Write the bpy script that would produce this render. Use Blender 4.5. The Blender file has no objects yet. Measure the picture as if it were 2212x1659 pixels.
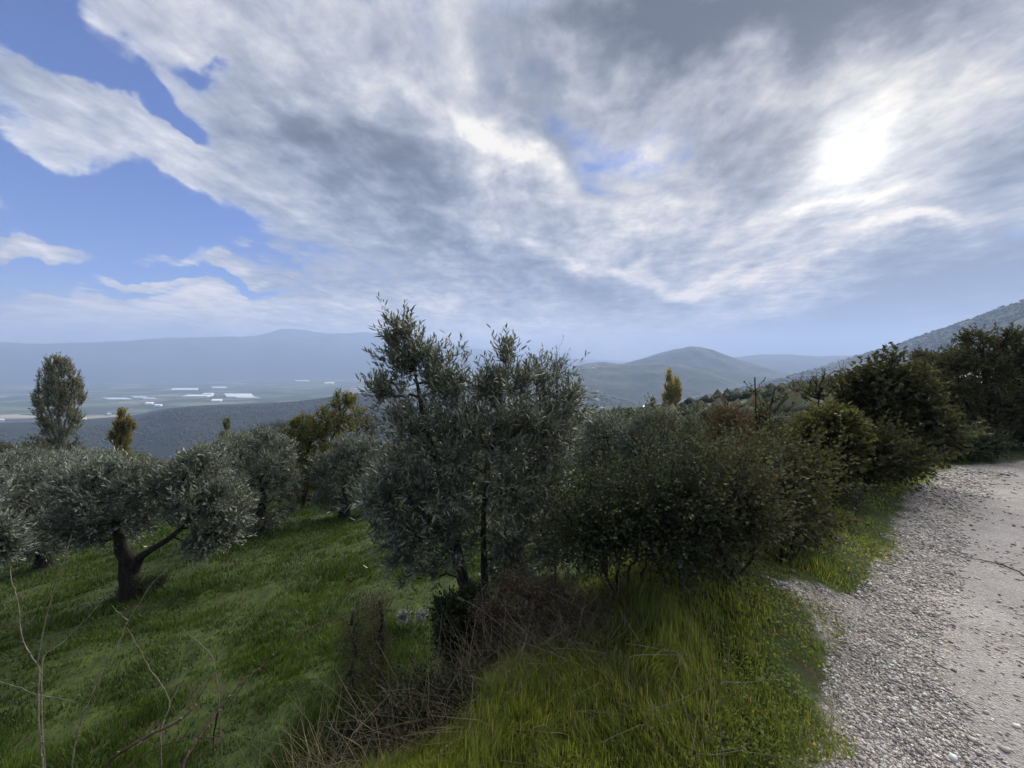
import bpy, math, random
import numpy as np

scene = bpy.context.scene
COL = scene.collection

# ------------------------------------------------------------------ camera
PW, PH, PF = 2212.0, 1659.0, 838.0          # working picture size and focal length in its pixels
CAM_H = 2.2
PITCH = math.atan(39.0 / PF)                # camera looks slightly down
cam_d = bpy.data.cameras.new("camera")
cam = bpy.data.objects.new("camera", cam_d)
COL.objects.link(cam)
cam.location = (0, 0, CAM_H)
cam.rotation_euler = (math.pi / 2 - PITCH, 0, 0)
cam_d.sensor_width = 36.0
cam_d.lens = 36.0 * PF / PW
cam_d.clip_start = 0.05
cam_d.clip_end = 60000
scene.camera = cam


def ray(u, v):
    """unit direction through picture point (u, v)"""
    x, y = (u - PW / 2) / PF, (PH / 2 - v) / PF
    c, s = math.cos(PITCH), math.sin(PITCH)
    d = np.array([x, c + y * s, y * c - s])
    return d / np.linalg.norm(d)


def at(u, v, depth):
    """point on that ray at forward distance depth (metres along +Y)"""
    d = ray(u, v)
    return np.array([0, 0, CAM_H]) + d * (depth / d[1])


# ------------------------------------------------------------------ sun and sky
SUN = ray(1838, 340)
SUN_EL = math.asin(SUN[2])
SUN_AZ = math.atan2(SUN[0], SUN[1])
sl = bpy.data.lights.new("sun", 'SUN')
sl.energy = 5.0
sl.angle = math.radians(95)
sl.color = (1.0, 0.95, 0.86)
so = bpy.data.objects.new("sun", sl)
COL.objects.link(so)
so.rotation_euler = (math.pi / 2 - SUN_EL, 0, math.pi - SUN_AZ)
scene.view_settings.view_transform = 'Standard'
scene.view_settings.look = 'None'
scene.view_settings.gamma = 1.0
scene.view_settings.exposure = 1.36
scene.view_settings.use_curve_mapping = False

world = bpy.data.worlds.new("World")
scene.world = world
world.use_nodes = True
WT = world.node_tree
WT.nodes.clear()


class NB:
    """small helper to write node graphs as expressions"""
    def __init__(self, nt):
        self.nt = nt

    def n(self, typ, **props):
        nd = self.nt.nodes.new(typ)
        for k, v in props.items():
            setattr(nd, k, v)
        return nd

    def put(self, sock, val):
        if isinstance(val, bpy.types.NodeSocket):
            self.nt.links.new(val, sock)
        elif val is not None:
            if isinstance(val, (tuple, list)) and sock.type == 'RGBA' and len(val) == 3:
                val = tuple(val) + (1,)
            sock.default_value = val

    def m(self, op, a, b=None, c=None, clamp=False):
        nd = self.n('ShaderNodeMath', operation=op, use_clamp=clamp)
        self.put(nd.inputs[0], a)
        self.put(nd.inputs[1], b)
        self.put(nd.inputs[2], c)
        return nd.outputs[0]

    def vm(self, op, a, b=None, scale=None):
        nd = self.n('ShaderNodeVectorMath', operation=op)
        self.put(nd.inputs[0], a)
        self.put(nd.inputs[1], b)
        if scale is not None:
            self.put(nd.inputs['Scale'], scale)
        return nd.outputs['Value'] if op in ('DOT_PRODUCT', 'LENGTH', 'DISTANCE') else nd.outputs['Vector']

    def xyz(self, x, y, z):
        nd = self.n('ShaderNodeCombineXYZ')
        for i, q in enumerate((x, y, z)):
            self.put(nd.inputs[i], q)
        return nd.outputs[0]

    def noise(self, vec, scale, detail=4.0, rough=0.55, dist=0.0, lac=2.0, color=False, dim='3D'):
        nd = self.n('ShaderNodeTexNoise', noise_dimensions=dim)
        self.put(nd.inputs['Vector'], vec)
        for k, q in (('Scale', scale), ('Detail', detail), ('Roughness', rough), ('Distortion', dist), ('Lacunarity', lac)):
            self.put(nd.inputs[k], q)
        return nd.outputs['Color' if color else 'Fac']

    def smooth(self, x, lo, hi, a=0.0, b=1.0):
        nd = self.n('ShaderNodeMapRange', interpolation_type='SMOOTHSTEP')
        for i, q in enumerate((x, lo, hi, a, b)):
            self.put(nd.inputs[i], q)
        return nd.outputs[0]

    def lin(self, x, lo, hi, a=0.0, b=1.0, clamp=True):
        nd = self.n('ShaderNodeMapRange', clamp=clamp)
        for i, q in enumerate((x, lo, hi, a, b)):
            self.put(nd.inputs[i], q)
        return nd.outputs[0]

    def mix(self, f, a, b, blend='MIX'):
        nd = self.n('ShaderNodeMix', data_type='RGBA', blend_type=blend)
        self.put(nd.inputs[0], f)
        self.put(nd.inputs[6], a)
        self.put(nd.inputs[7], b)
        return nd.outputs[2]

    def ramp(self, f, stops):
        nd = self.n('ShaderNodeValToRGB')
        el = nd.color_ramp.elements
        while len(el) < len(stops):
            el.new(0.5)
        for e, (p, c) in zip(el, stops):
            e.position = p
            e.color = tuple(c) + (1,) if len(c) == 3 else c
        self.put(nd.inputs[0], f)
        return nd.outputs[0]


def build_sky():
    b = NB(WT)
    D = b.n('ShaderNodeTexCoord').outputs['Generated']
    sp = b.n('ShaderNodeSeparateXYZ')
    b.put(sp.inputs[0], D)
    x, y, z = sp.outputs
    sky = b.n('ShaderNodeTexSky', sky_type='NISHITA', sun_disc=False, sun_elevation=SUN_EL, sun_rotation=SUN_AZ,
              altitude=300.0, air_density=1.0, dust_density=0.2, ozone_density=6.0)
    # flat cloud deck seen in perspective
    zc = b.m('MAXIMUM', z, 0.0)
    k = b.m('DIVIDE', 1.0, b.m('ADD', zc, 0.09))
    ca, sa = math.cos(math.radians(9)), math.sin(math.radians(9))
    px, py = b.m('MULTIPLY', x, k), b.m('MULTIPLY', y, k)
    a_ = b.m('SUBTRACT', b.m('MULTIPLY', px, ca), b.m('MULTIPLY', py, sa))     # across the cloud streets
    l_ = b.m('ADD', b.m('MULTIPLY', px, sa), b.m('MULTIPLY', py, ca))          # along them
    deck = b.xyz(a_, b.m('MULTIPLY', l_, 0.85), 3.7)
    warp = b.vm('SUBTRACT', b.noise(deck, 1.6, 2.0, 0.5, color=True, dim='2D'), (0.5, 0.5, 0.5))
    deckw = b.vm('ADD', deck, b.vm('SCALE', warp, scale=0.42))
    n_big = b.noise(deckw, 1.15, 4.0, 0.5, dim='2D')
    n_mid = b.noise(b.vm('ADD', deckw, (7.1, 2.3, 0.0)), 2.5, 8.0, 0.60, 0.2, dim='2D')
    n_fin = b.noise(b.vm('ADD', b.vm('ADD', deck, b.vm('SCALE', warp, scale=0.12)), (1.1, 5.3, 2.0)), 8.0, 6.0, 0.64, 0.08, dim='2D')
    n_str = b.noise(b.xyz(b.m('MULTIPLY', a_, 1.0), b.m('MULTIPLY', l_, 0.16), 0.0), 5.5, 6.0, 0.62, 0.15, dim='2D')
    # the sky's own large features, laid out by compass direction
    yy = b.m('MAXIMUM', y, 0.04)
    G0 = b.xyz(b.m('DIVIDE', x, yy), b.m('DIVIDE', zc, yy), 1.0)
    wg = b.vm('MULTIPLY', b.vm('SUBTRACT', b.noise(G0, 3.0, 5.0, 0.5, color=True, dim='2D'), (0.5, 0.5, 0.5)), (0.26, 0.26, 0.0))
    G = b.vm('ADD', G0, wg)

    n_g = b.noise(b.vm('ADD', G0, b.vm('SCALE', wg, scale=0.5)), 4.2, 7.0, 0.56, 0.2, dim='2D')

    def blob(u, v, ru, rv, rot):
        d = ray(u, v)
        gx, gz, t = d[0] / d[1], d[2] / d[1], math.radians(-rot)
        c, q = math.cos(t) / (ru / PF) * 0.707, math.sin(t) / (ru / PF) * 0.707
        e, f = -math.sin(t) / (rv / PF) * 0.707, math.cos(t) / (rv / PF) * 0.707
        p1 = b.vm('DOT_PRODUCT', G, (c, q, -(c * gx + q * gz)))
        p2 = b.vm('DOT_PRODUCT', G, (e, f, -(e * gx + f * gz)))
        w = b.m('MULTIPLY_ADD', p2, p2, b.m('MULTIPLY', p1, p1))
        w = b.m('SUBTRACT', 1.0, w, clamp=True)
        return b.m('MULTIPLY', w, w)

    def field(base, items, gain=1.0):
        acc = base
        for (u, v, ru, rv, rot, amp) in items:
            acc = b.m('MULTIPLY_ADD', blob(u, v, ru, rv, rot), amp * gain, acc)
        return acc

    COVER = [  # (u, v, half width, half height, tilt, amount) more or less cloud
        (40, 10, 230, 60, 22, -1.0), (215, 150, 210, 42, 33, -0.95), (400, 255, 120, 32, 40, -0.7),
        (60, 400, 330, 66, 20, -1.2), (330, 450, 240, 56, 14, -1.2), (180, 590, 280, 50, 4, -1.0), (120, 470, 260, 56, 10, -0.7),
        (440, 600, 160, 40, 8, -0.7), (520, 425, 60, 18, 20, -0.5),
        (190, 245, 330, 58, 24, 0.85), (450, 370, 200, 50, 28, 0.7), (90, 540, 140, 28, 10, 1.5), (20, 520, 100, 24, 14, 0.6),
        (480, 578, 140, 22, 10, 1.2), (300, 612, 100, 20, 4, 1.3), (420, 620, 60, 14, 4, 1.0), (510, 655, 250, 26, -3, 1.2), (70, 455, 150, 20, 14, 1.0), (40, 640, 90, 10, 6, 0.9),
        (700, 150, 420, 150, 30, 0.7), (900, 420, 480, 170, 14, 0.9), (1500, 120, 500, 170, 0, 0.9), (1800, 450, 600, 220, -20, 0.9),
        (1130, 130, 50, 90, -22, -0.24), (1180, 260, 45, 90, -22, -0.10), (1190, 380, 55, 50, -40, -0.10), (580, 20, 40, 40, 60, -0.6), (450, 165, 70, 18, 20, -0.6), (800, 190, 60, 26, 40, -0.45), (850, 250, 60, 16, 30, -0.4),
        (1250, 640, 500, 60, 0, 0.6), (1990, 640, 420, 90, -10, 0.7), (900, 655, 120, 22, 5, 0.4), (760, 700, 500, 40, 0, 0.35), (250, 715, 800, 50, 0, 0.9), (-500, 690, 500, 60, 0, 0.6), (1750, 705, 700, 70, -4, 1.0), (2200, 60, 300, 120, 0, 0.8),
    ]
    LIGHT = [  # brighter or darker cloud
        (740, 330, 270, 100, 24, -0.34), (640, 245, 90, 50, 34, -0.16), (960, 545, 240, 56, 12, -0.28), (1270, 605, 120, 42, 8, -0.34), (900, 380, 160, 60, 16, -0.16),
        (1640, 10, 460, 110, -4, -0.50), (1400, 70, 200, 90, 10, -0.18), (1620, 340, 150, 120, -50, -0.28), (2170, 330, 170, 60, -30, -0.30),
        (2140, 560, 300, 70, -14, -0.32), (1850, 690, 560, 70, -8, -0.34), (2050, 600, 460, 120, -14, -0.24), (1250, 625, 300, 50, 4, -0.12), (1750, 40, 420, 110, -6, -0.18), (1780, 360, 260, 150, -30, -0.16), (450, 705, 1000, 60, 0, 0.34), (1300, 725, 700, 46, 0, 0.22), (1150, 690, 500, 50, 0, -0.22), (700, 590, 260, 60, 12, -0.24), (1150, 250, 60, 170, -20, -0.22),
        (840, 90, 300, 70, 24, 0.10), (1100, 330, 170, 34, 42, 0.36), (250, 290, 330, 50, 24, 0.14), (960, 255, 180, 34, 34, 0.26), (760, 130, 120, 30, 40, 0.14), (1020, 120, 60, 60, 50, 0.16),
        (1300, 470, 190, 60, 10, 0.20), (1430, 600, 150, 26, 34, 0.34), (1540, 628, 120, 20, -6, 0.34), (1680, 650, 170, 22, -18, 0.34), (1830, 470, 250, 24, -16, 0.22), (1980, 490, 170, 20, -14, 0.26), (1800, 560, 260, 18, -20, 0.24),
        (2060, 180, 240, 80, -30, 0.10), (1420, 280, 100, 60, -50, 0.20), (510, 648, 240, 24, -3, 0.24), (300, 608, 100, 20, 4, 0.24), (480, 574, 140, 20, 10, 0.2),
        (90, 535, 130, 22, 10, 0.3), (1310, 546, 120, 16, 4, 0.26), (1150, 525, 120, 20, 12, 0.22), (950, 655, 80, 18, 4, 0.3),
    ]
    cover = field(b.m('ADD', b.m('MULTIPLY', n_big, 0.60), b.m('MULTIPLY', n_mid, 1.00)), COVER)
    cover = b.m('ADD', b.m('MULTIPLY_ADD', n_g, 0.40, cover), b.m('ADD', b.m('MULTIPLY', n_fin, 0.50), b.m('MULTIPLY', n_str, 0.34)))
    alpha = b.smooth(cover, 0.99, 1.68)
    alpha = b.m('MAXIMUM', alpha, b.smooth(z, 0.17, 0.03, 0.0, 0.92))      # veil of low cloud along the horizon
    light = field(b.m('ADD', b.m('MULTIPLY', n_mid, 0.72), b.m('MULTIPLY', n_fin, 0.74)), LIGHT, 1.05)
    light = b.m('ADD', b.m('MULTIPLY_ADD', n_g, 0.38, b.m('MULTIPLY_ADD', n_str, 0.34, light)), -0.545)
    # thin sunlit edges of the clouds
    rim = b.m('MULTIPLY', b.smooth(cover, 1.08, 1.33), b.smooth(cover, 1.73, 1.38))
    light = b.m('MULTIPLY_ADD', rim, 0.14, light)
    # light scattered forward round the veiled sun
    cs = b.vm('DOT_PRODUCT', D, tuple(SUN))
    th = b.m('ARCCOSINE', b.m('MINIMUM', cs, 1.0))
    broad = b.m('POWER', 2.718, b.m('MULTIPLY', th, -4.2))
    light = b.m('MULTIPLY_ADD', broad, 0.05, light)
    colr = b.ramp(light, [(0.0, (0.075, 0.082, 0.098)), (0.18, (0.145, 0.163, 0.20)), (0.38, (0.27, 0.30, 0.37)),
                          (0.58, (0.44, 0.47, 0.54)), (0.78, (0.66, 0.675, 0.71)), (1.0, (0.98, 0.965, 0.93))])
    wide = b.m('POWER', 2.718, b.m('MULTIPLY', th, -1.3))
    warm = b.mix(b.m('MULTIPLY', wide, 1.0, clamp=True), (1, 1, 1), (1.16, 1.02, 0.80))
    colr = b.mix(1.0, colr, warm, 'MULTIPLY')
    colr = b.mix(b.smooth(z, 0.32, 0.04), colr, b.mix(1.0, colr, (1.22, 1.05, 0.86), 'MULTIPLY'))
    near = b.m('POWER', 2.718, b.m('MULTIPLY', th, -15.0))
    edge = b.m('ADD', th, b.m('MULTIPLY', b.m('SUBTRACT', n_fin, 0.5), 0.02))
    e2 = b.m('DIVIDE', edge, 0.014)
    e3 = b.m('DIVIDE', th, 0.052)
    disc = b.m('POWER', 2.718, b.m('MULTIPLY', b.m('MULTIPLY', e2, e2), -1.0))
    bloom = b.m('POWER', 2.718, b.m('MULTIPLY', b.m('MULTIPLY', e3, e3), -1.0))
    disc = b.m('MULTIPLY_ADD', b.m('MULTIPLY', bloom, b.m('ADD', 0.55, b.m('MULTIPLY', n_fin, 0.9))), 0.24, disc)
    halo = b.m('MULTIPLY', near, b.m('ADD', 0.5, b.m('MULTIPLY', n_fin, 0.9)))
    glow = b.vm('SCALE', (1.0, 0.93, 0.78), scale=halo)
    core = b.vm('SCALE', (1.0, 0.95, 0.82), scale=b.m('MULTIPLY', disc, 3.2))
    colr = b.vm('ADD', colr, b.vm('ADD', glow, core))
    bg1 = b.n('ShaderNodeBackground')
    b.put(bg1.inputs[0], b.mix(1.0, sky.outputs[0], (0.46, 0.60, 0.98), 'MULTIPLY'))
    bg1.inputs[1].default_value = 0.060
    bg2 = b.n('ShaderNodeBackground')
    b.put(bg2.inputs[0], colr)
    bg2.inputs[1].default_value = 0.42
    mx = b.n('ShaderNodeMixShader')
    b.put(mx.inputs[0], alpha)
    WT.links.new(bg1.outputs[0], mx.inputs[1])
    WT.links.new(bg2.outputs[0], mx.inputs[2])
    out = b.n('ShaderNodeOutputWorld')
    WT.links.new(mx.outputs[0], out.inputs[0])


build_sky()
world.cycles.sampling_method = 'NONE'
scene.cycles.volume_bounces = 2
scene.cycles.max_bounces = 5
scene.cycles.use_denoising = True
scene.cycles.denoiser = 'OPENIMAGEDENOISE'
scene.cycles.transparent_max_bounces = 8

# ------------------------------------------------------------------ helpers
rng = np.random.default_rng(7)


def tag(o, label=None, cat=None, group=None, kind=None):
    for k, v in (("label", label), ("category", cat), ("group", group), ("kind", kind)):
        if v is not None:
            o[k] = v
    return o


def mesh_from(name, verts, tris=None, quads=None, attrs=None, smooth=False, face_attrs=None):
    """mesh from arrays; attrs = per-vertex floats, face_attrs = per-face floats (tris first, then quads)"""
    verts = np.asarray(verts, dtype=np.float32).reshape(-1, 3)
    tris = np.zeros((0, 3), np.int32) if tris is None else np.asarray(tris, np.int32).reshape(-1, 3)
    quads = np.zeros((0, 4), np.int32) if quads is None else np.asarray(quads, np.int32).reshape(-1, 4)
    me = bpy.data.meshes.new(name)
    me.vertices.add(len(verts))
    me.vertices.foreach_set("co", verts.ravel())
    nl = tris.size + quads.size
    me.loops.add(nl)
    me.loops.foreach_set("vertex_index", np.concatenate([tris.ravel(), quads.ravel()]).astype(np.int32))
    nf = len(tris) + len(quads)
    me.polygons.add(nf)
    st = np.concatenate([np.arange(len(tris)) * 3, tris.size + np.arange(len(quads)) * 4]).astype(np.int32)
    me.polygons.foreach_set("loop_start", st)
    if smooth:
        me.polygons.foreach_set("use_smooth", np.ones(nf, dtype=bool))
    for k, v in (attrs or {}).items():
        a = me.attributes.new(k, 'FLOAT', 'POINT')
        a.data.foreach_set("value", np.asarray(v, np.float32))
    for k, v in (face_attrs or {}).items():
        a = me.attributes.new(k, 'FLOAT', 'FACE')
        a.data.foreach_set("value", np.asarray(v, np.float32))
    me.update(calc_edges=True)
    return me


def obj(name, me, mat=None, parent=None, loc=None):
    o = bpy.data.objects.new(name, me)
    COL.objects.link(o)
    if mat is not None and me is not None and len(me.materials) == 0:
        me.materials.append(mat)
    if parent is not None:
        o.parent = parent
    if loc is not None:
        o.location = loc
    return o


def empty(name, loc, rz=0.0, sc=1.0):
    o = bpy.data.objects.new(name, None)
    o.empty_display_size = 0.2
    COL.objects.link(o)
    o.location = loc
    o.rotation_euler = (0, 0, rz)
    o.scale = (sc, sc, sc)
    return o


def material(name):
    m = bpy.data.materials.new(name)
    m.use_nodes = True
    nt = m.node_tree
    nt.nodes.clear()
    return m, NB(nt)


def finish(b, shader, disp=None):
    o = b.n('ShaderNodeOutputMaterial')
    b.nt.links.new(shader, o.inputs[0])


def principled(b, color, rough=0.8, spec=0.3, normal=None):
    p = b.n('ShaderNodeBsdfPrincipled')
    b.put(p.inputs['Base Color'], color)
    b.put(p.inputs['Roughness'], rough)
    b.put(p.inputs['Specular IOR Level'], spec)
    if normal is not None:
        b.put(p.inputs['Normal'], normal)
    return p.outputs[0]


def bump(b, h, strength, dist):
    nd = b.n('ShaderNodeBump')
    nd.inputs['Strength'].default_value = strength
    nd.inputs['Distance'].default_value = dist
    b.put(nd.inputs['Height'], h)
    return nd.outputs[0]


def vnoise(x, y, seed=0):
    """smooth value noise in [-1, 1]"""
    xi, yi = np.floor(x).astype(np.int64), np.floor(y).astype(np.int64)
    fx, fy = x - xi, y - yi
    fx, fy = fx * fx * fx * (fx * (fx * 6 - 15) + 10), fy * fy * fy * (fy * (fy * 6 - 15) + 10)

    def h(i, j):
        n = (i * 374761393 + j * 668265263 + seed * 974634777) & 0x7fffffff
        n = ((n ^ (n >> 13)) * 1274126177) & 0x7fffffff
        n = (n ^ (n >> 16)) & 0xffff
        return n / 32767.5 - 1.0
    a, b_, c, d = h(xi, yi), h(xi + 1, yi), h(xi, yi + 1), h(xi + 1, yi + 1)
    return (a * (1 - fx) + b_ * fx) * (1 - fy) + (c * (1 - fx) + d * fx) * fy


def fbm(x, y, oct=4, seed=0, gain=0.5):
    s, amp, f = 0.0, 1.0, 1.0
    for o in range(oct):
        s = s + amp * vnoise(x * f + 13.7 * o, y * f - 7.1 * o, seed + o)
        amp *= gain
        f *= 2.03
    return s


def sstep(x, a, b):
    t = np.clip((x - a) / (b - a), 0, 1)
    return t * t * (3 - 2 * t)


# ------------------------------------------------------------------ the lie of the land
# smooth left edge of the road, seen from above (x right, y forward)
EDGE = np.array([(-40, -38), (-10, -9.5), (-3, -2.55), (0.2, 0.6), (1.8, 2.15), (3.4, 3.65), (5.1, 5.0), (6.5, 6.15), (8.4, 7.5),
                 (10.0, 8.4), (12.0, 8.85), (15, 9.3), (20, 12.0), (30, 21), (70, 60), (3000, 2800)], float)
# where grass gives way to gravel (with the gravel tongue of the pull-in)
VERGE = np.array([(-40, -38), (-10, -9.5), (-3, -2.55), (0.3, 0.5), (1.62, 2.03), (1.92, 2.2), (2.22, 2.46), (2.46, 2.8), (2.55, 3.1),
                  (2.55, 3.5), (2.75, 3.68), (3.1, 3.5), (3.6, 3.66), (3.94, 3.97), (4.76, 4.69), (6.37, 6.09), (8.47, 7.6), (9.87, 8.38),
                  (11.7, 8.79), (15, 9.3), (20, 12.0), (30, 21), (70, 60), (3000, 2800)], float)


def sdist(line, x, y):
    """signed distance to a polyline, positive on its left"""
    x, y = np.asarray(x, float), np.asarray(y, float)
    best = np.full(x.shape, 1e18)
    sgn = np.ones(x.shape)
    for (ax, ay), (bx, by) in zip(line[:-1], line[1:]):
        dx, dy = bx - ax, by - ay
        t = np.clip(((x - ax) * dx + (y - ay) * dy) / (dx * dx + dy * dy), 0, 1)
        qx, qy = x - (ax + t * dx), y - (ay + t * dy)
        d2 = qx * qx + qy * qy
        s = np.where(dx * (y - ay) - dy * (x - ax) >= 0, 1.0, -1.0)
        m = d2 < best
        best = np.where(m, d2, best)
        sgn = np.where(m, s, sgn)
    return np.sqrt(best) * sgn


ROAD_W = 5.2


def ground_z(x, y, detail=True):
    x, y = np.asarray(x, float), np.asarray(y, float)
    d = sdist(EDGE, x, y)
    r = np.hypot(x, y)
    verge = 0.06 * sstep(d, 0.0, 0.5) + 0.24 * np.exp(-((x - 1.9) ** 2 + (y - 3.55) ** 2) / 0.5)
    bank = -0.85 * sstep(d, 1.35, 2.9)
    slope = -0.205 * np.maximum(d - 2.2, 0) - 0.00022 * np.maximum(d - 90, 0) ** 2 * (d < 500) - (d >= 500) * 37.0
    up = 0.22 * np.maximum(-d - ROAD_W - 0.4, 0)
    up = 1.6 * (1 - np.exp(-up / 1.6))
    z = np.where(d > 0, verge + bank + slope, up)
    if detail:
        w = sstep(d, 0.2, 3.5)
        z = z + w * (0.05 * fbm(x * 1.1, y * 1.1, 3, 3) + 0.16 * fbm(x * 0.16, y * 0.16, 2, 9) * sstep(r, 5, 20))
        z = z + sstep(d, 0.0, 0.4) * 0.018 * fbm(x * 6, y * 6, 2, 21) * sstep(40 - r, 0, 20)
        z = z + sstep(r, 60, 300) * 6 * fbm(x / 90, y / 90, 4, 31)
        z = z + (d < 0.2) * 0.02 * fbm(x * 1.7, y * 1.7, 3, 5) * (d > -ROAD_W)
    return z


def px_ground(u, v):
    """where the picture ray meets the near ground"""
    d = ray(u, v)
    t = np.geomspace(1.0, 400, 4000)
    p = np.array([0, 0, CAM_H]) + t[:, None] * d
    h = p[:, 2] - ground_z(p[:, 0], p[:, 1])
    i = int(np.argmax(h < 0))
    return np.array([p[i, 0], p[i, 1], ground_z(p[i, 0], p[i, 1])])


def grid_mesh(name, X, Y, Z, attrs=None, smooth=True, wrap=False):
    nr, nc = X.shape
    idx = np.arange(nr * nc).reshape(nr, nc)
    if wrap:
        idx = np.concatenate([idx, idx[:, :1]], 1)
    q = np.stack([idx[:-1, :-1], idx[:-1, 1:], idx[1:, 1:], idx[1:, :-1]], -1).reshape(-1, 4)
    return mesh_from(name, np.stack([X, Y, Z], -1), quads=q, smooth=smooth,
                     attrs={k: v.ravel() for k, v in (attrs or {}).items()})


# ---- ground sheet: polar grid round the viewpoint, fine near by
def build_ground():
    az = np.concatenate([np.linspace(-1.08, 1.08, 380), np.linspace(1.12, 2 * math.pi - 1.12, 50)])
    rr = np.concatenate([[0.02], np.geomspace(0.7, 260, 230)])
    R, A = np.meshgrid(rr, az, indexing='ij')
    X, Y = R * np.sin(A), R * np.cos(A)
    Z = ground_z(X, Y)
    dv = sdist(VERGE, X, Y)
    dr = sdist(EDGE, X, Y)
    me = grid_mesh("ground", X, Y, Z, {"dv": dv, "dr": dr}, wrap=True)
    m, b = material("ground")
    co = b.n('ShaderNodeTexCoord').outputs['Object']

    def attr(nm):
        a = b.n('ShaderNodeAttribute')
        a.attribute_name = nm
        return a.outputs['Fac']
    d1, d2 = attr("dv"), attr("dr")
    # soil with moss and short grass
    na = b.noise(co, 0.55, 5, 0.6)
    nb = b.noise(co, 5.0, 5, 0.65)
    nc_ = b.noise(co, 38.0, 4, 0.6)
    green = b.ramp(nb, [(0.25, (0.012, 0.018, 0.005)), (0.5, (0.030, 0.046, 0.009)), (0.75, (0.055, 0.078, 0.014))])
    soil = b.ramp(nc_, [(0.3, (0.035, 0.026, 0.016)), (0.7, (0.09, 0.068, 0.045))])
    fg = b.m('ADD', b.m('MULTIPLY', na, 0.7), b.m('MULTIPLY', nb, 0.6))
    field = b.mix(b.smooth(fg, 0.44, 0.62), soil, green)
    # gravel: pale grit, pinkish and grey stones, dust in the wheel track
    vo = b.n('ShaderNodeTexVoronoi', feature='F1')
    b.put(vo.inputs['Vector'], co)
    vo.inputs['Scale'].default_value = 62.0
    cell = b.n('ShaderNodeSeparateColor')
    b.put(cell.inputs[0], vo.outputs['Color'])
    stone = b.ramp(cell.outputs[0], [(0.0, (0.198, 0.178, 0.156)), (0.3, (0.357, 0.318, 0.284)), (0.6, (0.457, 0.418, 0.376)), (0.85, (0.576, 0.554, 0.508)), (1.0, (0.695, 0.690, 0.639))])
    stone = b.mix(b.smooth(vo.outputs['Distance'], 0.25, 0.75), stone, (0.198, 0.178, 0.156))
    dust = b.ramp(b.noise(co, 2.2, 6, 0.62), [(0.3, (0.285, 0.265, 0.25)), (0.7, (0.435, 0.415, 0.40))])
    fine = b.noise(co, 120, 3, 0.6)
    dust = b.mix(b.lin(fine, 0.35, 0.7, 0.0, 0.6), dust, (0.22, 0.20, 0.19))
    grain = b.noise(co, 34, 4, 0.7)
    dust = b.mix(b.smooth(grain, 0.56, 0.68), dust, (0.56, 0.52, 0.49))
    dust = b.mix(b.smooth(grain, 0.42, 0.32), dust, (0.20, 0.175, 0.165))
    wob = b.m('ADD', d2, b.m('MULTIPLY', b.m('SUBTRACT', b.noise(co, 1.1, 4, 0.6), 0.5), 0.45))
    track = b.m('MULTIPLY', b.smooth(wob, -0.40, -0.66), b.smooth(wob, -2.9, -2.4))
    track2 = b.m('MULTIPLY', b.smooth(wob, -3.2, -3.6), b.smooth(wob, -4.7, -4.4))
    track = b.m('MAXIMUM', track, track2)
    grit = b.mix(b.m('MULTIPLY', track, 0.8), stone, dust)
    shade = b.lin(b.noise(co, 0.9, 5, 0.6), 0.3, 0.7, 0.78, 1.12)
    grit = b.vm('SCALE', grit, scale=shade)
    en = b.m('ADD', d1, b.m('MULTIPLY', b.m('SUBTRACT', b.noise(co, 3.5, 5, 0.65), 0.5), 0.55))
    is_road = b.m('MULTIPLY', b.smooth(en, 0.16, -0.04), b.smooth(d2, -ROAD_W - 0.3, -ROAD_W))
    col = b.mix(is_road, field, grit)
    hgt = b.m('ADD', b.m('MULTIPLY', nb, 1.0), b.m('MULTIPLY', b.m('SUBTRACT', 1.0, vo.outputs['Distance']), b.m('MULTIPLY', is_road, 0.6)))
    finish(b, principled(b, col, 0.9, 0.2, bump(b, hgt, 0.7, 0.03)))
    o = obj("ground", me, m)
    tag(o, kind="structure")
    return o


build_ground()


# ---- far land: every ridge is a real body at its own distance
def land_material(name, dark, mid, light, scale, patch=0.5):
    m, b = material(name)
    co = b.n('ShaderNodeTexCoord').outputs['Object']
    n1 = b.noise(co, scale, 6, 0.62)
    n2 = b.noise(co, scale * 6, 4, 0.6)
    f = b.m('ADD', b.m('MULTIPLY', n1, 0.6), b.m('MULTIPLY', n2, 0.4))
    c = b.ramp(f, [(0.32, dark), (0.5, mid), (0.68, light)])
    finish(b, principled(b, c, 0.95, 0.1))
    return m


PLAIN_Z = -200.0


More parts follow.
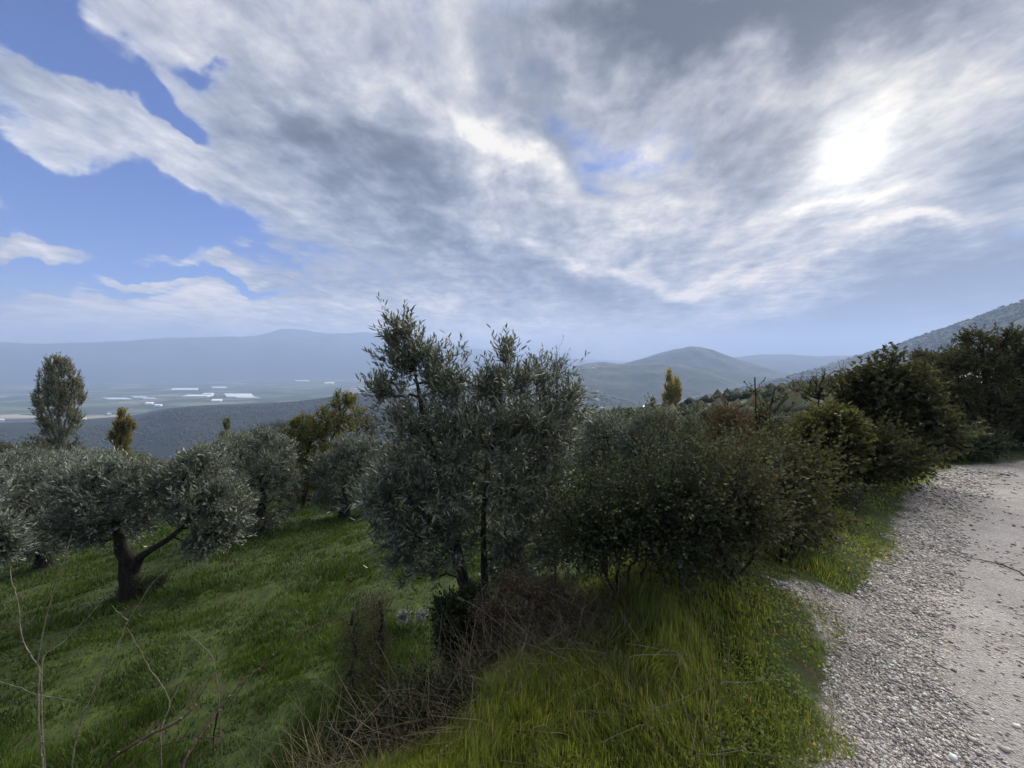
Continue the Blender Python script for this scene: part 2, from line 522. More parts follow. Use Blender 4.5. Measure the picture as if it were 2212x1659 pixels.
def ridge(name, crest, mat, front, back, base=PLAIN_Z - 4, rough=0.05, seed=1, n=420, nf=44, cell=None, far=1.0):
    """crest: picture points (u, v) with their distance from the viewpoint; the body falls away to base before and behind"""
    c = np.array(crest, float)
    c[:, 2] *= far
    front, back, cell = front * far, back * far, cell * far if cell else None
    uu = np.linspace(c[0, 0], c[-1, 0], n)
    # smooth interpolation of the skyline
    vv = np.interp(uu, c[:, 0], c[:, 1])
    rr = np.interp(uu, c[:, 0], c[:, 2])
    kk = max(3, n // 70)
    ker = np.hanning(2 * kk + 3)[1:-1]
    ker /= ker.sum()
    vv = np.convolve(np.pad(vv, kk, mode='edge'), ker, 'valid')
    rr = np.convolve(np.pad(rr, kk, mode='edge'), ker, 'valid')
    s = np.concatenate([-np.linspace(1, 0, nf) ** 1.2, np.linspace(0, 1, nf // 2)[1:] ** 1.2])
    X, Y, Z = [], [], []
    for u, v, r in zip(uu, vv, rr):
        d = ray(u, v)
        hd = math.hypot(d[0], d[1])
        dirx, diry = d[0] / hd, d[1] / hd
        zc = CAM_H + r * d[2] / hd
        w = np.where(s < 0, front, back)
        rad = np.maximum(r + s * w, r * 0.25)
        prof = np.cos(np.abs(s) ** 0.85 * math.pi / 2) ** 1.15
        X.append(rad * dirx)
        Y.append(rad * diry)
        Z.append(base + (zc - base) * prof)
    X, Y, Z = np.array(X), np.array(Y), np.array(Z)
    hgt = np.maximum(Z - base, 0)
    cell = cell or front * 0.35
    away = 0.12 + 0.88 * sstep(np.abs(s), 0.0, 0.22)[None, :]
    ero = 1 - np.abs(fbm(X / cell, Y / cell, 5, seed))
    Z = Z + hgt * rough * away * (ero - 0.75) * 2.2
    Z = Z + hgt * rough * 0.10 * fbm(X / (cell * 0.12), Y / (cell * 0.12), 3, seed + 5)
    me = grid_mesh(name, X, Y, Z)
    o = obj(name, me, mat)
    tag(o, kind="structure")
    return o, (X, Y, Z)


M_MACCHIA = land_material("macchia", (0.010, 0.013, 0.007), (0.014, 0.018, 0.010), (0.024, 0.027, 0.016), 0.012)
M_HILL = land_material("wooded_hill", (0.010, 0.016, 0.009), (0.030, 0.040, 0.020), (0.10, 0.10, 0.055), 0.007)
M_RANGE = land_material("mountain_rock", (0.03, 0.035, 0.03), (0.05, 0.052, 0.045), (0.09, 0.085, 0.07), 0.0012)

ridge("mountain_range", [(-1500, 752, 9000), (-900, 748, 9000), (-300, 744, 9000), (0, 737, 9000), (70, 743, 9000), (160, 741, 9000), (260, 737, 9000),
                         (370, 730, 9000), (460, 726, 9000), (540, 729, 9000), (590, 716, 9000), (630, 709, 9000), (690, 716, 9000),
                         (740, 722, 9000), (790, 717, 9000), (840, 722, 9000), (960, 742, 9300), (1080, 764, 9600), (1200, 782, 10000), (1330, 800, 10000)],
      M_RANGE, 2400, 1500, rough=0.10, seed=4, n=400, nf=32, cell=1300)
ridge("far_mountains", [(700, 770, 10800), (860, 746, 10800), (960, 744, 10800), (1060, 757, 10800), (1180, 770, 10800), (1400, 784, 10800), (1800, 786, 10800), (2400, 786, 10800)],
      M_RANGE, 1500, 600, rough=0.06, seed=8, n=240, nf=20, cell=1300)
ridge("far_hill", [(1380, 800, 4300), (1500, 782, 4300), (1580, 773, 4300), (1640, 766, 4300), (1700, 765, 4300), (1770, 770, 4300), (1900, 766, 4300), (2050, 770, 4300), (2500, 760, 4300)],
      M_HILL, 1300, 900, rough=0.06, seed=12, n=260, nf=26, far=1.6)
ridge("round_hill", [(1000, 860, 2500), (1130, 832, 2500), (1215, 801, 2600), (1262, 785, 2600), (1300, 780, 2600), (1342, 786, 2600), (1400, 771, 2650), (1450, 756, 2700), (1496, 748, 2700),
                     (1535, 754, 2700), (1575, 770, 2700), (1640, 790, 2700), (1720, 812, 2700), (1850, 840, 2700), (2200, 900, 2700)],
      M_HILL, 900, 800, rough=0.07, seed=15, n=300, nf=32, far=1.4)
ridge("near_hill", [(960, 868, 1750), (1100, 836, 1750), (1215, 806, 1800), (1290, 790, 1800), (1400, 785, 1850), (1470, 786, 1850), (1540, 806, 1850), (1620, 838, 1850), (1750, 880, 1850), (2000, 960, 1850)],
      M_HILL, 650, 600, rough=0.07, seed=19, n=260, nf=30, far=1.5)
SPUR, SPUR_G = ridge("spur_hillside", [(-1500, 960, 760), (-600, 935, 760), (-60, 926, 760), (120, 923, 770), (220, 919, 790), (300, 908, 800), (350, 890, 810), (400, 881, 820), (450, 880, 830), (520, 878, 840),
                                       (600, 872, 850), (680, 864, 860), (760, 850, 880), (850, 842, 900), (960, 836, 930), (1080, 828, 960), (1200, 830, 1000), (1300, 850, 1000), (1420, 885, 1000), (1600, 930, 1000)],
                     M_MACCHIA, 420, 500, rough=0.05, seed=23, n=340, nf=44, cell=120, far=1.75)
SLOPE, SLOPE_G = ridge("mountainside", [(1200, 950, 620), (1400, 893, 700), (1480, 866, 800), (1560, 846, 900), (1640, 829, 1000), (1720, 808, 1100), (1780, 790, 1150), (1850, 768, 1150), (1940, 744, 1100), (2040, 711, 1000),
                                        (2130, 681, 950), (2212, 650, 900), (2400, 590, 900), (2900, 480, 900), (4200, 300, 900)],
                       M_HILL, 560, 500, base=-150, rough=0.05, seed=27, n=340, nf=44, cell=160, far=2.3)
FOOT, FOOT_G = ridge("foothill", [(1250, 960, 330), (1450, 893, 360), (1500, 876, 380), (1580, 858, 400), (1650, 842, 420), (1720, 826, 440), (1800, 812, 460), (1880, 800, 470), (1980, 785, 480), (2212, 765, 480), (3000, 740, 480)],
                     M_HILL, 190, 200, base=-110, rough=0.06, seed=33, n=300, nf=40, cell=70, far=2.1)


def build_plain():
    az = np.linspace(-1.5, 1.5, 140)
    rr = np.geomspace(1600, 11500, 80)
    R, A = np.meshgrid(rr, az, indexing='ij')
    X, Y = R * np.sin(A), R * np.cos(A)
    Z = PLAIN_Z + 1.5 * fbm(X / 900, Y / 900, 3, 41)
    me = grid_mesh("plain", X, Y, Z)
    m, b = material("farm_plain")
    co = b.n('ShaderNodeTexCoord').outputs['Object']
    mp = b.n('ShaderNodeMapping')
    b.put(mp.inputs[0], co)
    mp.inputs['Rotation'].default_value = (0, 0, 0.5)
    mp.inputs['Scale'].default_value = (1 / 300, 1 / 140, 1)
    vo = b.n('ShaderNodeTexVoronoi', feature='F1', distance='CHEBYCHEV', voronoi_dimensions='2D')
    b.put(vo.inputs['Vector'], mp.outputs[0])
    vo.inputs['Scale'].default_value = 1.0
    sc = b.n('ShaderNodeSeparateColor')
    b.put(sc.inputs[0], vo.outputs['Color'])
    c = b.ramp(sc.outputs[0], [(0.0, (0.040, 0.056, 0.030)), (0.35, (0.075, 0.098, 0.046)), (0.6, (0.12, 0.145, 0.068)), (0.8, (0.17, 0.16, 0.09)), (0.93, (0.27, 0.24, 0.15)), (1.0, (0.36, 0.33, 0.25))])
    c = b.mix(b.smooth(b.noise(co, 0.004, 5, 0.6), 0.40, 0.58), (0.035, 0.046, 0.024), c)
    finish(b, principled(b, c, 0.95, 0.1))
    tag(obj("plain", me, m), kind="structure")


build_plain()


# ---- the air: one even, pale haze round everything
def build_haze():
    h = 11800.0
    z0, z1 = -330.0, 860.0
    v = [(x, y, z) for z in (z0, z1) for y in (-2500, h) for x in (-h, h)]
    q = [(0, 2, 3, 1), (4, 5, 7, 6), (0, 1, 5, 4), (2, 6, 7, 3), (0, 4, 6, 2), (1, 3, 7, 5)]
    me = mesh_from("haze", v, quads=q)
    m, b = material("haze")
    p = b.n('ShaderNodeVolumePrincipled')
    p.inputs['Density Attribute'].default_value = ""
    p.inputs['Color'].default_value = (0.39, 0.51, 0.76, 1)
    p.inputs['Density'].default_value = 2.05e-4
    p.inputs['Anisotropy'].default_value = 0.12
    o = b.n('ShaderNodeOutputMaterial')
    b.nt.links.new(p.outputs[0], o.inputs['Volume'])
    tag(obj("haze", me, m), kind="stuff")


build_haze()


# ------------------------------------------------------------------ plant building
def unit(a):
    return a / np.maximum(np.linalg.norm(a, axis=-1, keepdims=True), 1e-9)


def frames(d):
    """two unit vectors square to each direction d (n,3)"""
    ref = np.where(np.abs(d[:, 2:3]) < 0.9, np.array([[0, 0, 1.0]]), np.array([[1.0, 0, 0]]))
    s = unit(np.cross(d, ref))
    return s, np.cross(s, d)


class Build:
    """collects geometry for one mesh"""
    def __init__(self):
        self.v, self.t, self.q, self.ft, self.fq, self.n = [], [], [], [], [], 0

    def add(self, v, t=None, q=None, ft=None, fq=None):
        v = np.asarray(v, float).reshape(-1, 3)
        if t is not None:
            t = np.asarray(t).reshape(-1, 3)
            self.t.append(t + self.n)
            self.ft.append(np.zeros(len(t)) if ft is None else ft)
        if q is not None:
            q = np.asarray(q).reshape(-1, 4)
            self.q.append(q + self.n)
            self.fq.append(np.zeros(len(q)) if fq is None else fq)
        self.v.append(v)
        self.n += len(v)

    def segments(self, a, b_, ra, rb, sides=4):
        """many separate tapered rods a->b"""
        a, b_ = np.asarray(a, float), np.asarray(b_, float)
        n = len(a)
        if n == 0:
            return
        d = unit(b_ - a)
        s, w = frames(d)
        th = np.arange(sides) / sides * 2 * math.pi
        ring = np.cos(th)[None, :, None] * s[:, None] + np.sin(th)[None, :, None] * w[:, None]
        A = a[:, None] + ring * np.asarray(ra).reshape(-1, 1, 1)
        B = b_[:, None] + ring * np.asarray(rb).reshape(-1, 1, 1)
        v = np.concatenate([A, B], 1).reshape(-1, 3)
        k = np.arange(sides)
        k2 = (k + 1) % sides
        f = np.stack([k, k2, k2 + sides, k + sides], -1)
        q = (f[None] + (np.arange(n) * 2 * sides)[:, None, None]).reshape(-1, 4)
        self.add(v, q=q)

    def tube(self, pts, radii, sides=7, seed=0, lump=0.0):
        """one smooth bent tube with shared rings"""
        pts = np.asarray(pts, float)
        radii = np.broadcast_to(np.asarray(radii, float), (len(pts),))
        d = unit(np.gradient(pts, axis=0))
        s, w = frames(d)
        for i in range(1, len(pts)):          # keep the rings from twisting
            s[i] = unit((s[i - 1] - d[i] * np.dot(s[i - 1], d[i]))[None])[0]
            w[i] = np.cross(s[i], d[i])
        th = np.arange(sides) / sides * 2 * math.pi
        g = np.random.default_rng(seed)
        rad = radii[:, None] * (1 + lump * g.normal(size=(len(pts), sides)))
        v = pts[:, None] + rad[..., None] * (np.cos(th)[None, :, None] * s[:, None] + np.sin(th)[None, :, None] * w[:, None])
        n = len(pts)
        k = np.arange(sides)
        f = np.stack([k, (k + 1) % sides, (k + 1) % sides + sides, k + sides], -1)
        q = (f[None] + (np.arange(n - 1) * sides)[:, None, None]).reshape(-1, 4)
        self.add(v.reshape(-1, 3), q=q)
        self.add(v[-1], t=[(0, i, i + 1) for i in range(1, sides - 1)])

    def leaves(self, p, ax, nrm, ln, wd, g, shape='diamond', fold=0.25):
        """one small leaf per row: base p, axis ax, face direction nrm, length and width"""
        n = len(p)
        ax = unit(ax)
        sd = unit(np.cross(ax, nrm))
        up = np.cross(sd, ax)
        ln, wd = np.asarray(ln).reshape(-1, 1), np.asarray(wd).reshape(-1, 1)
        r = g.random(n)
        if shape == 'diamond':
            mid = p + ax * ln * 0.45
            lift = up * wd * fold
            v = np.stack([p, mid + sd * wd * 0.5 + lift, p + ax * ln, mid - sd * wd * 0.5 + lift], 1).reshape(-1, 3)
            f = np.array([(0, 1, 2), (0, 2, 3)])
            t = (f[None] + (np.arange(n) * 4)[:, None, None]).reshape(-1, 3)
            self.add(v, t=t, ft=np.repeat(r, 2))
        else:                                    # long lens with a slight bend
            a1, a2 = p + ax * ln * 0.28, p + ax * ln * 0.68 - up * ln * 0.04
            tip = p + ax * ln - up * ln * 0.12
            h = sd * wd * 0.5
            v = np.stack([p, a1 + h, a1 - h, a2 + h * 0.92, a2 - h * 0.92, tip], 1).reshape(-1, 3)
            o = (np.arange(n) * 6)[:, None, None]
            t = (np.array([(0, 1, 2), (3, 5, 4)])[None] + o).reshape(-1, 3)
            q = (np.array([(1, 3, 4, 2)])[None] + o).reshape(-1, 4)
            self.add(v, t=t, q=q, ft=np.repeat(r, 2), fq=r)

    def mesh(self, name, smooth=False):
        v = np.concatenate(self.v) if self.v else np.zeros((0, 3))
        t = np.concatenate(self.t) if self.t else None
        q = np.concatenate(self.q) if self.q else None
        fa = np.concatenate(self.ft + self.fq) if (self.ft or self.fq) else np.zeros(0)
        return mesh_from(name, v, t, q, smooth=smooth, face_attrs={"rnd": fa})


def bend(points, n=10, seed=0, wob=0.0):
    """smooth curve through a few points, with a little wander"""
    p = np.asarray(points, float)
    t = np.linspace(0, len(p) - 1, n)
    out = np.stack([np.interp(t, np.arange(len(p)), p[:, k]) for k in range(3)], -1)
    for _ in range(2):
        o2 = out.copy()
        o2[1:-1] = (out[:-2] + 2 * out[1:-1] + out[2:]) / 4
        out = o2
    if wob:
        g = np.random.default_rng(seed)
        w = g.normal(size=(n, 3)) * wob
        w[0] = 0
        out = out + w
    return out


def grow(seed, stems, blobs, nodes=500, bf=0.25, shell=0.5, tip_r=0.004, twigs=3, twig_len=0.25, per_twig=10, leaf=0.06, aspect=0.2,
         shape='diamond', up=0.25, spread=0.8, lift=0.2, bare=0.0, twig_wood=False, wood_sides=4, droop=0.0, tip_only=3, clump=0.0, stray=0.0, inset=0.6):
    """stems: [(points, r0, r1)], blobs: [(centre, radii, weight)] -> (wood Build, leaf Build, node points)"""
    g = np.random.default_rng(seed)
    wood, lv = Build(), Build()
    P, path, par = [], [], []
    for pts, r0, r1 in stems:
        pts = np.asarray(pts, float)
        wood.tube(pts, np.linspace(r0, r1, len(pts)) * (1 + 0.10 * g.normal(size=len(pts))), 9, seed, 0.10)
        acc = 0.0
        for i, p in enumerate(pts):
            if i:
                acc += np.linalg.norm(p - pts[i - 1])
            if i >= len(pts) // 3:
                P.append(p)
                path.append(acc * 0.4)
                par.append(-1)
    nstem = len(P)
    cen = np.array([b[0] for b in blobs], float)
    rad = np.array([b[1] for b in blobs], float)
    rad = np.maximum(rad - twig_len * inset, rad * 0.4)
    wt = np.array([b[2] if len(b) > 2 else 1.0 for b in blobs]) * np.prod(rad, 1) ** 0.62
    k = g.choice(len(blobs), nodes, p=wt / wt.sum())
    q = unit(g.normal(size=(nodes, 3))) * (g.random((nodes, 1)) ** shell)
    pts = cen[k] + q * rad[k]
    if clump > 0:                                # gather points into uneven tufts
        m = max(6, nodes // 14)
        a = pts[g.choice(nodes, m, replace=False)]
        dd = ((pts[:, None] - a[None]) ** 2).sum(-1)
        near = a[dd.argmin(1)]
        pts = pts + (near - pts) * clump * g.random((nodes, 1))
    if stray > 0:                                # a few shoots that overtop the rest
        m = g.random(nodes) < stray
        pts[m] += unit(q[m] + np.array([0, 0, 0.9])) * (twig_len * 1.6 * g.random((int(m.sum()), 1)))
    N = nstem + nodes
    allp = np.concatenate([np.array(P), pts])
    path = np.concatenate([np.array(path), np.zeros(nodes)])
    parent = np.full(N, -1)
    # grow by always joining the cheapest new point (short twig, short way to the root)
    best = np.full(nodes, 1e9)
    bi = np.zeros(nodes, int)
    for i in range(nstem):
        c = np.linalg.norm(pts - allp[i], axis=1) + bf * path[i]
        m = c < best
        best[m], bi[m] = c[m], i
    done = np.zeros(nodes, bool)
    order = []
    for _ in range(nodes):
        j = int(np.argmin(np.where(done, 1e9, best)))
        done[j] = True
        parent[nstem + j] = bi[j]
        path[nstem + j] = path[bi[j]] + np.linalg.norm(pts[j] - allp[bi[j]])
        order.append(nstem + j)
        c = np.linalg.norm(pts - pts[j], axis=1) + bf * path[nstem + j]
        m = (c < best) & ~done
        best[m], bi[m] = c[m], nstem + j
    cnt = np.ones(N)
    for j in reversed(order):
        cnt[parent[j]] += cnt[j]
    idx = np.array(order)
    rc = tip_r * cnt ** 0.48
    pa = allp[parent[idx]]
    ch = allp[idx]
    rp = np.minimum(rc[parent[idx]], rc[idx] * 1.5)
    th_ = rc[idx] > tip_r * 2.2
    wood.segments(pa[th_], ch[th_], rp[th_], rc[idx][th_], wood_sides)
    wood.segments(pa[~th_], ch[~th_], rp[~th_], rc[idx][~th_], 3)
    # leafy twigs at the outer nodes
    tips = idx[cnt[idx] <= tip_only]
    if bare > 0:
        tips = tips[g.random(len(tips)) > bare]
    c0 = (cen * wt[:, None]).sum(0) / wt.sum()
    T = np.repeat(tips, twigs)
    base = allp[T] * 1.0
    pp = allp[parent[T]]
    f = g.random((len(T), 1))
    start = base + (pp - base) * f * 0.7
    ed = unit(base - pp)
    outw = unit(base - c0)
    td = unit(ed * 0.45 + outw * 0.35 + g.normal(size=(len(T), 3)) * spread * 0.6 + np.array([0, 0, up]))
    tl = twig_len * (0.55 + 0.9 * g.random((len(T), 1)))
    if twig_wood:
        wood.segments(start, start + td * tl, np.full(len(T), tip_r * 0.55), np.full(len(T), tip_r * 0.3), 3)
    K = per_twig
    s = (np.arange(K) + 0.6) / K
    s = np.tile(s, (len(T), 1)) + g.normal(size=(len(T), K)) * 0.03
    pos = start[:, None] + td[:, None] * (tl[:, None] * s[..., None])
    pos[..., 2] -= droop * (s ** 2) * tl
    s1, s2 = frames(td)
    ang = np.where(np.arange(K) % 2 == 0, 0.0, math.pi)[None] + (np.arange(K) // 2 * 1.57)[None] + g.normal(size=(len(T), K)) * 0.5 + g.random((len(T), 1)) * 6.28
    side = np.cos(ang)[..., None] * s1[:, None] + np.sin(ang)[..., None] * s2[:, None]
    ax = td[:, None] * (0.75 + 0.35 * s[..., None]) + side * 0.75 + np.array([0, 0, lift]) + g.normal(size=(len(T), K, 3)) * 0.15
    nr = td[:, None] * 0.7 - side * 0.5 + np.array([0, 0, 0.5]) + g.normal(size=(len(T), K, 3)) * 0.35
    ln = leaf * (0.65 + 0.6 * g.random((len(T) * K)))
    lv.leaves(pos.reshape(-1, 3), ax.reshape(-1, 3), nr.reshape(-1, 3), ln, ln * aspect, g, shape)
    return wood, lv, allp[idx]


def leaf_material(name, top, under, light, var=0.5, rough=0.5, spec=0.35, trans=0.3, alt=None, alt_amt=0.0):
    """leaf: upper side, paler underside, light that comes through; alt = colour of some turned leaves"""
    m, b = material(name)
    a = b.n('ShaderNodeAttribute')
    a.attribute_name = "rnd"
    r = a.outputs['Fac']
    back = b.n('ShaderNodeNewGeometry').outputs['Backfacing']
    c = b.mix(back, top, under)
    tl = light
    if alt is not None:
        w = b.smooth(r, 1.0 - alt_amt, min(1.0, 1.0 - alt_amt + 0.06))
        c = b.mix(w, c, alt)
        tl = b.mix(w, light, alt)
    v = b.lin(b.m('FRACT', b.m('MULTIPLY', r, 7.31)), 0.0, 1.0, 1.0 - var, 1.0 + var)
    c = b.vm('SCALE', c, scale=v)
    p = principled(b, c, rough, spec)
    t = b.n('ShaderNodeBsdfTranslucent')
    b.put(t.inputs[0], b.vm('SCALE', tl, scale=v))
    mx = b.n('ShaderNodeMixShader')
    mx.inputs[0].default_value = trans
    b.nt.links.new(p, mx.inputs[1])
    b.nt.links.new(t.outputs[0], mx.inputs[2])
    finish(b, mx.outputs[0])
    return m


def bark_material(name, dark, light, scale=18.0):
    m, b = material(name)
    co = b.n('ShaderNodeTexCoord').outputs['Object']
    mp = b.n('ShaderNodeMapping')
    b.put(mp.inputs[0], co)
    mp.inputs['Scale'].default_value = (1, 1, 0.35)
    n1 = b.noise(mp.outputs[0], scale, 6, 0.65, 0.6)
    c = b.ramp(n1, [(0.32, dark), (0.68, light)])
    finish(b, principled(b, c, 0.9, 0.15, bump(b, n1, 0.9, 0.02)))
    return m


BARK = bark_material("olive_bark", (0.018, 0.015, 0.011), (0.085, 0.075, 0.06))
BARK_D = bark_material("dark_bark", (0.012, 0.010, 0.008), (0.05, 0.042, 0.034))
BARK_G = bark_material("grey_bark", (0.05, 0.046, 0.04), (0.14, 0.13, 0.115))
L_OLIVE = leaf_material("olive_leaf", (0.100, 0.115, 0.074), (0.29, 0.30, 0.25), (0.09, 0.11, 0.035), 0.5, 0.42, 0.45, 0.18, (0.12, 0.09, 0.05), 0.05)
L_OLIVE2 = leaf_material("grey_olive_leaf", (0.120, 0.135, 0.098), (0.30, 0.315, 0.265), (0.08, 0.10, 0.04), 0.5, 0.45, 0.4, 0.18)
L_DARK = leaf_material("dark_shrub_leaf", (0.042, 0.056, 0.030), (0.078, 0.092, 0.064), (0.06, 0.08, 0.022), 0.6, 0.6, 0.12, 0.25, (0.08, 0.06, 0.02), 0.10)
L_BRAM = leaf_material("bramble_leaf", (0.036, 0.050, 0.024), (0.070, 0.082, 0.054), (0.06, 0.08, 0.02), 0.6, 0.6, 0.10, 0.22, (0.07, 0.035, 0.02), 0.08)
L_YEL = leaf_material("yellow_green_leaf", (0.078, 0.090, 0.020), (0.10, 0.11, 0.04), (0.16, 0.165, 0.028), 0.5, 0.5, 0.3, 0.4, (0.12, 0.095, 0.02), 0.2)
L_VINE = leaf_material("vine_leaf", (0.050, 0.058, 0.018), (0.075, 0.08, 0.036), (0.105, 0.108, 0.022), 0.6, 0.55, 0.2, 0.32, (0.14, 0.115, 0.022), 0.14)
L_OAK = leaf_material("oak_leaf", (0.058, 0.066, 0.034), (0.098, 0.105, 0.068), (0.09, 0.10, 0.028), 0.5, 0.6, 0.12, 0.22, (0.08, 0.058, 0.022), 0.2)
L_MULB = leaf_material("mulberry_leaf", (0.040, 0.049, 0.024), (0.072, 0.080, 0.048), (0.10, 0.095, 0.022), 0.5, 0.6, 0.12, 0.25, (0.066, 0.056, 0.024), 0.12)
L_BROWN = leaf_material("russet_leaf", (0.060, 0.042, 0.018), (0.075, 0.055, 0.03), (0.10, 0.06, 0.018), 0.5, 0.6, 0.2, 0.3)
L_POP = leaf_material("poplar_leaf", (0.15, 0.158, 0.100), (0.24, 0.245, 0.195), (0.20, 0.205, 0.095), 0.5, 0.5, 0.3, 0.4, (0.14, 0.125, 0.04), 0.12)
L_POPY = leaf_material("yellow_poplar_leaf", (0.125, 0.118, 0.034), (0.155, 0.148, 0.066), (0.22, 0.195, 0.04), 0.45, 0.5, 0.3, 0.55, (0.19, 0.14, 0.03), 0.3)


L_POPM = leaf_material("golden_poplar_leaf", (0.20, 0.19, 0.055), (0.24, 0.225, 0.10), (0.36, 0.32, 0.07), 0.4, 0.6, 0.2, 0.5)


def crown(depth, items, base):
    """picture-sized ellipses (u, v, ru, rv[, depth offset, depth radius, weight]) -> local blobs"""
    out = []
    for it in items:
        u, v, ru, rv = it[:4]
        dd = it[4] if len(it) > 4 else 0.0
        z = depth + dd
        k = z / PF
        rd = it[5] if len(it) > 5 else 0.5 * (ru + rv) * k
        out.append((at(u, v, z) - base, (ru * k, rd, rv * k), it[6] if len(it) > 6 else 1.0))
    return out


def stem_px(depth, pts, base, r0, r1, n=9, wob=0.01, seed=0):
    """picture points (u, v[, depth offset]) -> local stem that starts at the base"""
    p = [np.zeros(3)] + [at(q[0], q[1], depth + (q[2] if len(q) > 2 else 0.0)) - base for q in pts]
    p[0][2] = -0.08
    return (bend(p, n, seed, wob), r0, r1)


PROTO = {}


def plant(name, base, label, cat, stems, blobs, leaf_mat, bark_mat, group=None, leaf_name="crown", wood_name="trunk", keep=None, **kw):
    wood, lv, pts = grow(stems=stems, blobs=blobs, **kw)
    root = empty(name, base)
    tag(root, label, cat, group)
    obj(wood_name, wood.mesh(name + "_" + wood_name, True), bark_mat, root)
    if lv.n:
        obj(leaf_name, lv.mesh(name + "_" + leaf_name), leaf_mat, root)
    if keep:
        PROTO[keep] = (root, float(pts[:, 2].max()))
    return root, pts


def copy_plant(key, loc, height, rz, label, group=None, cat=None, squash=1.0):
    """a further individual of a kind already grown, at its own place, size and turn"""
    src, h = PROTO[key]
    o = src.copy()
    COL.objects.link(o)
    s = height / h
    o.location = loc
    o.rotation_euler = (0, 0, rz)
    o.scale = (s * squash, s * squash, s)
    o["label"] = label
    if group:
        o["group"] = group
    if cat:
        o["category"] = cat
    for ch in list(src.children):
        c = ch.copy()
        COL.objects.link(c)
        c.parent = o
    return o


# ------------------------------------------------------------------ the olive tree in front
def hero_olive():
    base = px_ground(1040, 1400)
    Z = base[1]
    stems = [stem_px(Z, [(1020, 1310), (990, 1215), (975, 1130), (960, 1050), (925, 950), (908, 870), (895, 800)], base, 0.085, 0.010, 18, 0.006, 1),
             stem_px(Z, [(1045, 1330, .05), (1050, 1240, .1), (1040, 1150, .1), (1050, 1040, .05), (1070, 930, 0), (1085, 850, 0), (1088, 815, 0)], base, 0.055, 0.009, 16, 0.006, 2),
             stem_px(Z, [(1060, 1330, .2), (1110, 1220, .35), (1145, 1100, .4), (1165, 980, .4), (1170, 860, .4)], base, 0.05, 0.009, 14, 0.006, 3),
             stem_px(Z, [(1020, 1310), (985, 1200, -.05), (930, 1120, -.2), (870, 1070, -.25), (820, 1060, -.3)], base, 0.06, 0.009, 14, 0.006, 4)]
    blobs = crown(Z, [
        (874, 722, 20, 32, 0, .12, 2.0), (848, 740, 20, 18, 0, .1, 1.8), (846, 782, 16, 12, 0, .1, 1.3), (902, 775, 28, 36, 0, .16, 2.0), (872, 800, 30, 26, 0, .16, 1.8), (934, 815, 28, 44, 0, .2, 1.9),
        (966, 855, 38, 44, 0, .26, 1.5), (846, 856, 44, 14, 0, .14, 1.9), (828, 842, 18, 10, -.1, .1, 1.2), (1000, 828, 5, 22, 0, .04, 1.2),
        (1090, 790, 16, 26, 0, .1, 2.2), (1083, 840, 40, 32, 0, .22, 1.8), (1046, 858, 28, 28, 0, .2, 1.6), (1130, 838, 24, 32, 0, .2, 1.6), (1166, 838, 22, 32, .3, .22, 1.3),
        (1200, 830, 10, 30, .3, .1, 1.0), (1226, 875, 24, 36, .3, .18, .9),
        (905, 930, 70, 58, 0, .45), (1000, 950, 85, 74, .05, .55), (1100, 935, 85, 70, .1, .55), (1185, 940, 52, 76, .2, .45),
        (870, 1050, 66, 62, -.1, .45, 1.1), (832, 1095, 40, 48, -.2, .35, 1.2), (950, 1070, 90, 76, 0, .55), (1080, 1060, 100, 84, .1, .6), (1180, 1060, 56, 80, .2, .45),
        (885, 1160, 62, 44, -.1, .35, 1.1), (980, 1160, 74, 54, 0, .45), (1110, 1180, 80, 60, .1, .45), (880, 1210, 40, 28, -.1, .25), (945, 1220, 40, 24, 0, .22, .8), (1190, 1180, 42, 60, .2, .35), (1100, 1245, 60, 32, .1, .28, .7)], base)
    root, pts = plant("olive_tree", base, "dark olive tree with black fruit on the bank between grass verge and field", "olive tree", stems, blobs, L_OLIVE, BARK,
                      seed=11, nodes=1900, bf=0.22, shell=0.55, inset=0.05, tip_r=0.0020, twigs=3, twig_len=0.23, per_twig=11, leaf=0.076, aspect=0.20,
                      shape='lens', up=0.55, spread=0.75, lift=0.15, twig_wood=True, tip_only=5, clump=0.22, stray=0.08, wood_name="trunk")
    # ripe olives hanging among the leaves
    g = np.random.default_rng(5)
    th, ph = np.meshgrid(np.linspace(0, math.pi, 6), np.arange(8) / 8 * 2 * math.pi, indexing='ij')
    V = np.stack([np.sin(th) * np.cos(ph) * 0.0085, np.sin(th) * np.sin(ph) * 0.0085, np.cos(th) * 0.0115], -1)
    me = grid_mesh("olive_fruit", V[..., 0], V[..., 1], V[..., 2], wrap=True)
    m, b = material("olive_fruit")
    finish(b, principled(b, (0.010, 0.008, 0.014), 0.35, 0.5))
    me.materials.append(m)
    pz = pts[pts[:, 2] > 1.3]
    pick = pz[g.choice(len(pz), 34, replace=False)]
    n = 0
    for c in pick:
        for _ in range(int(g.integers(2, 5))):
            if n >= 110:
                break
            p = c + g.normal(size=3) * 0.035 - np.array([0, 0.02, 0.03])
            f = obj("olive_fruit", me, None, root, p)
            f.rotation_euler = tuple(g.normal(size=3) * 0.4)
            n += 1
    return root


hero_olive()


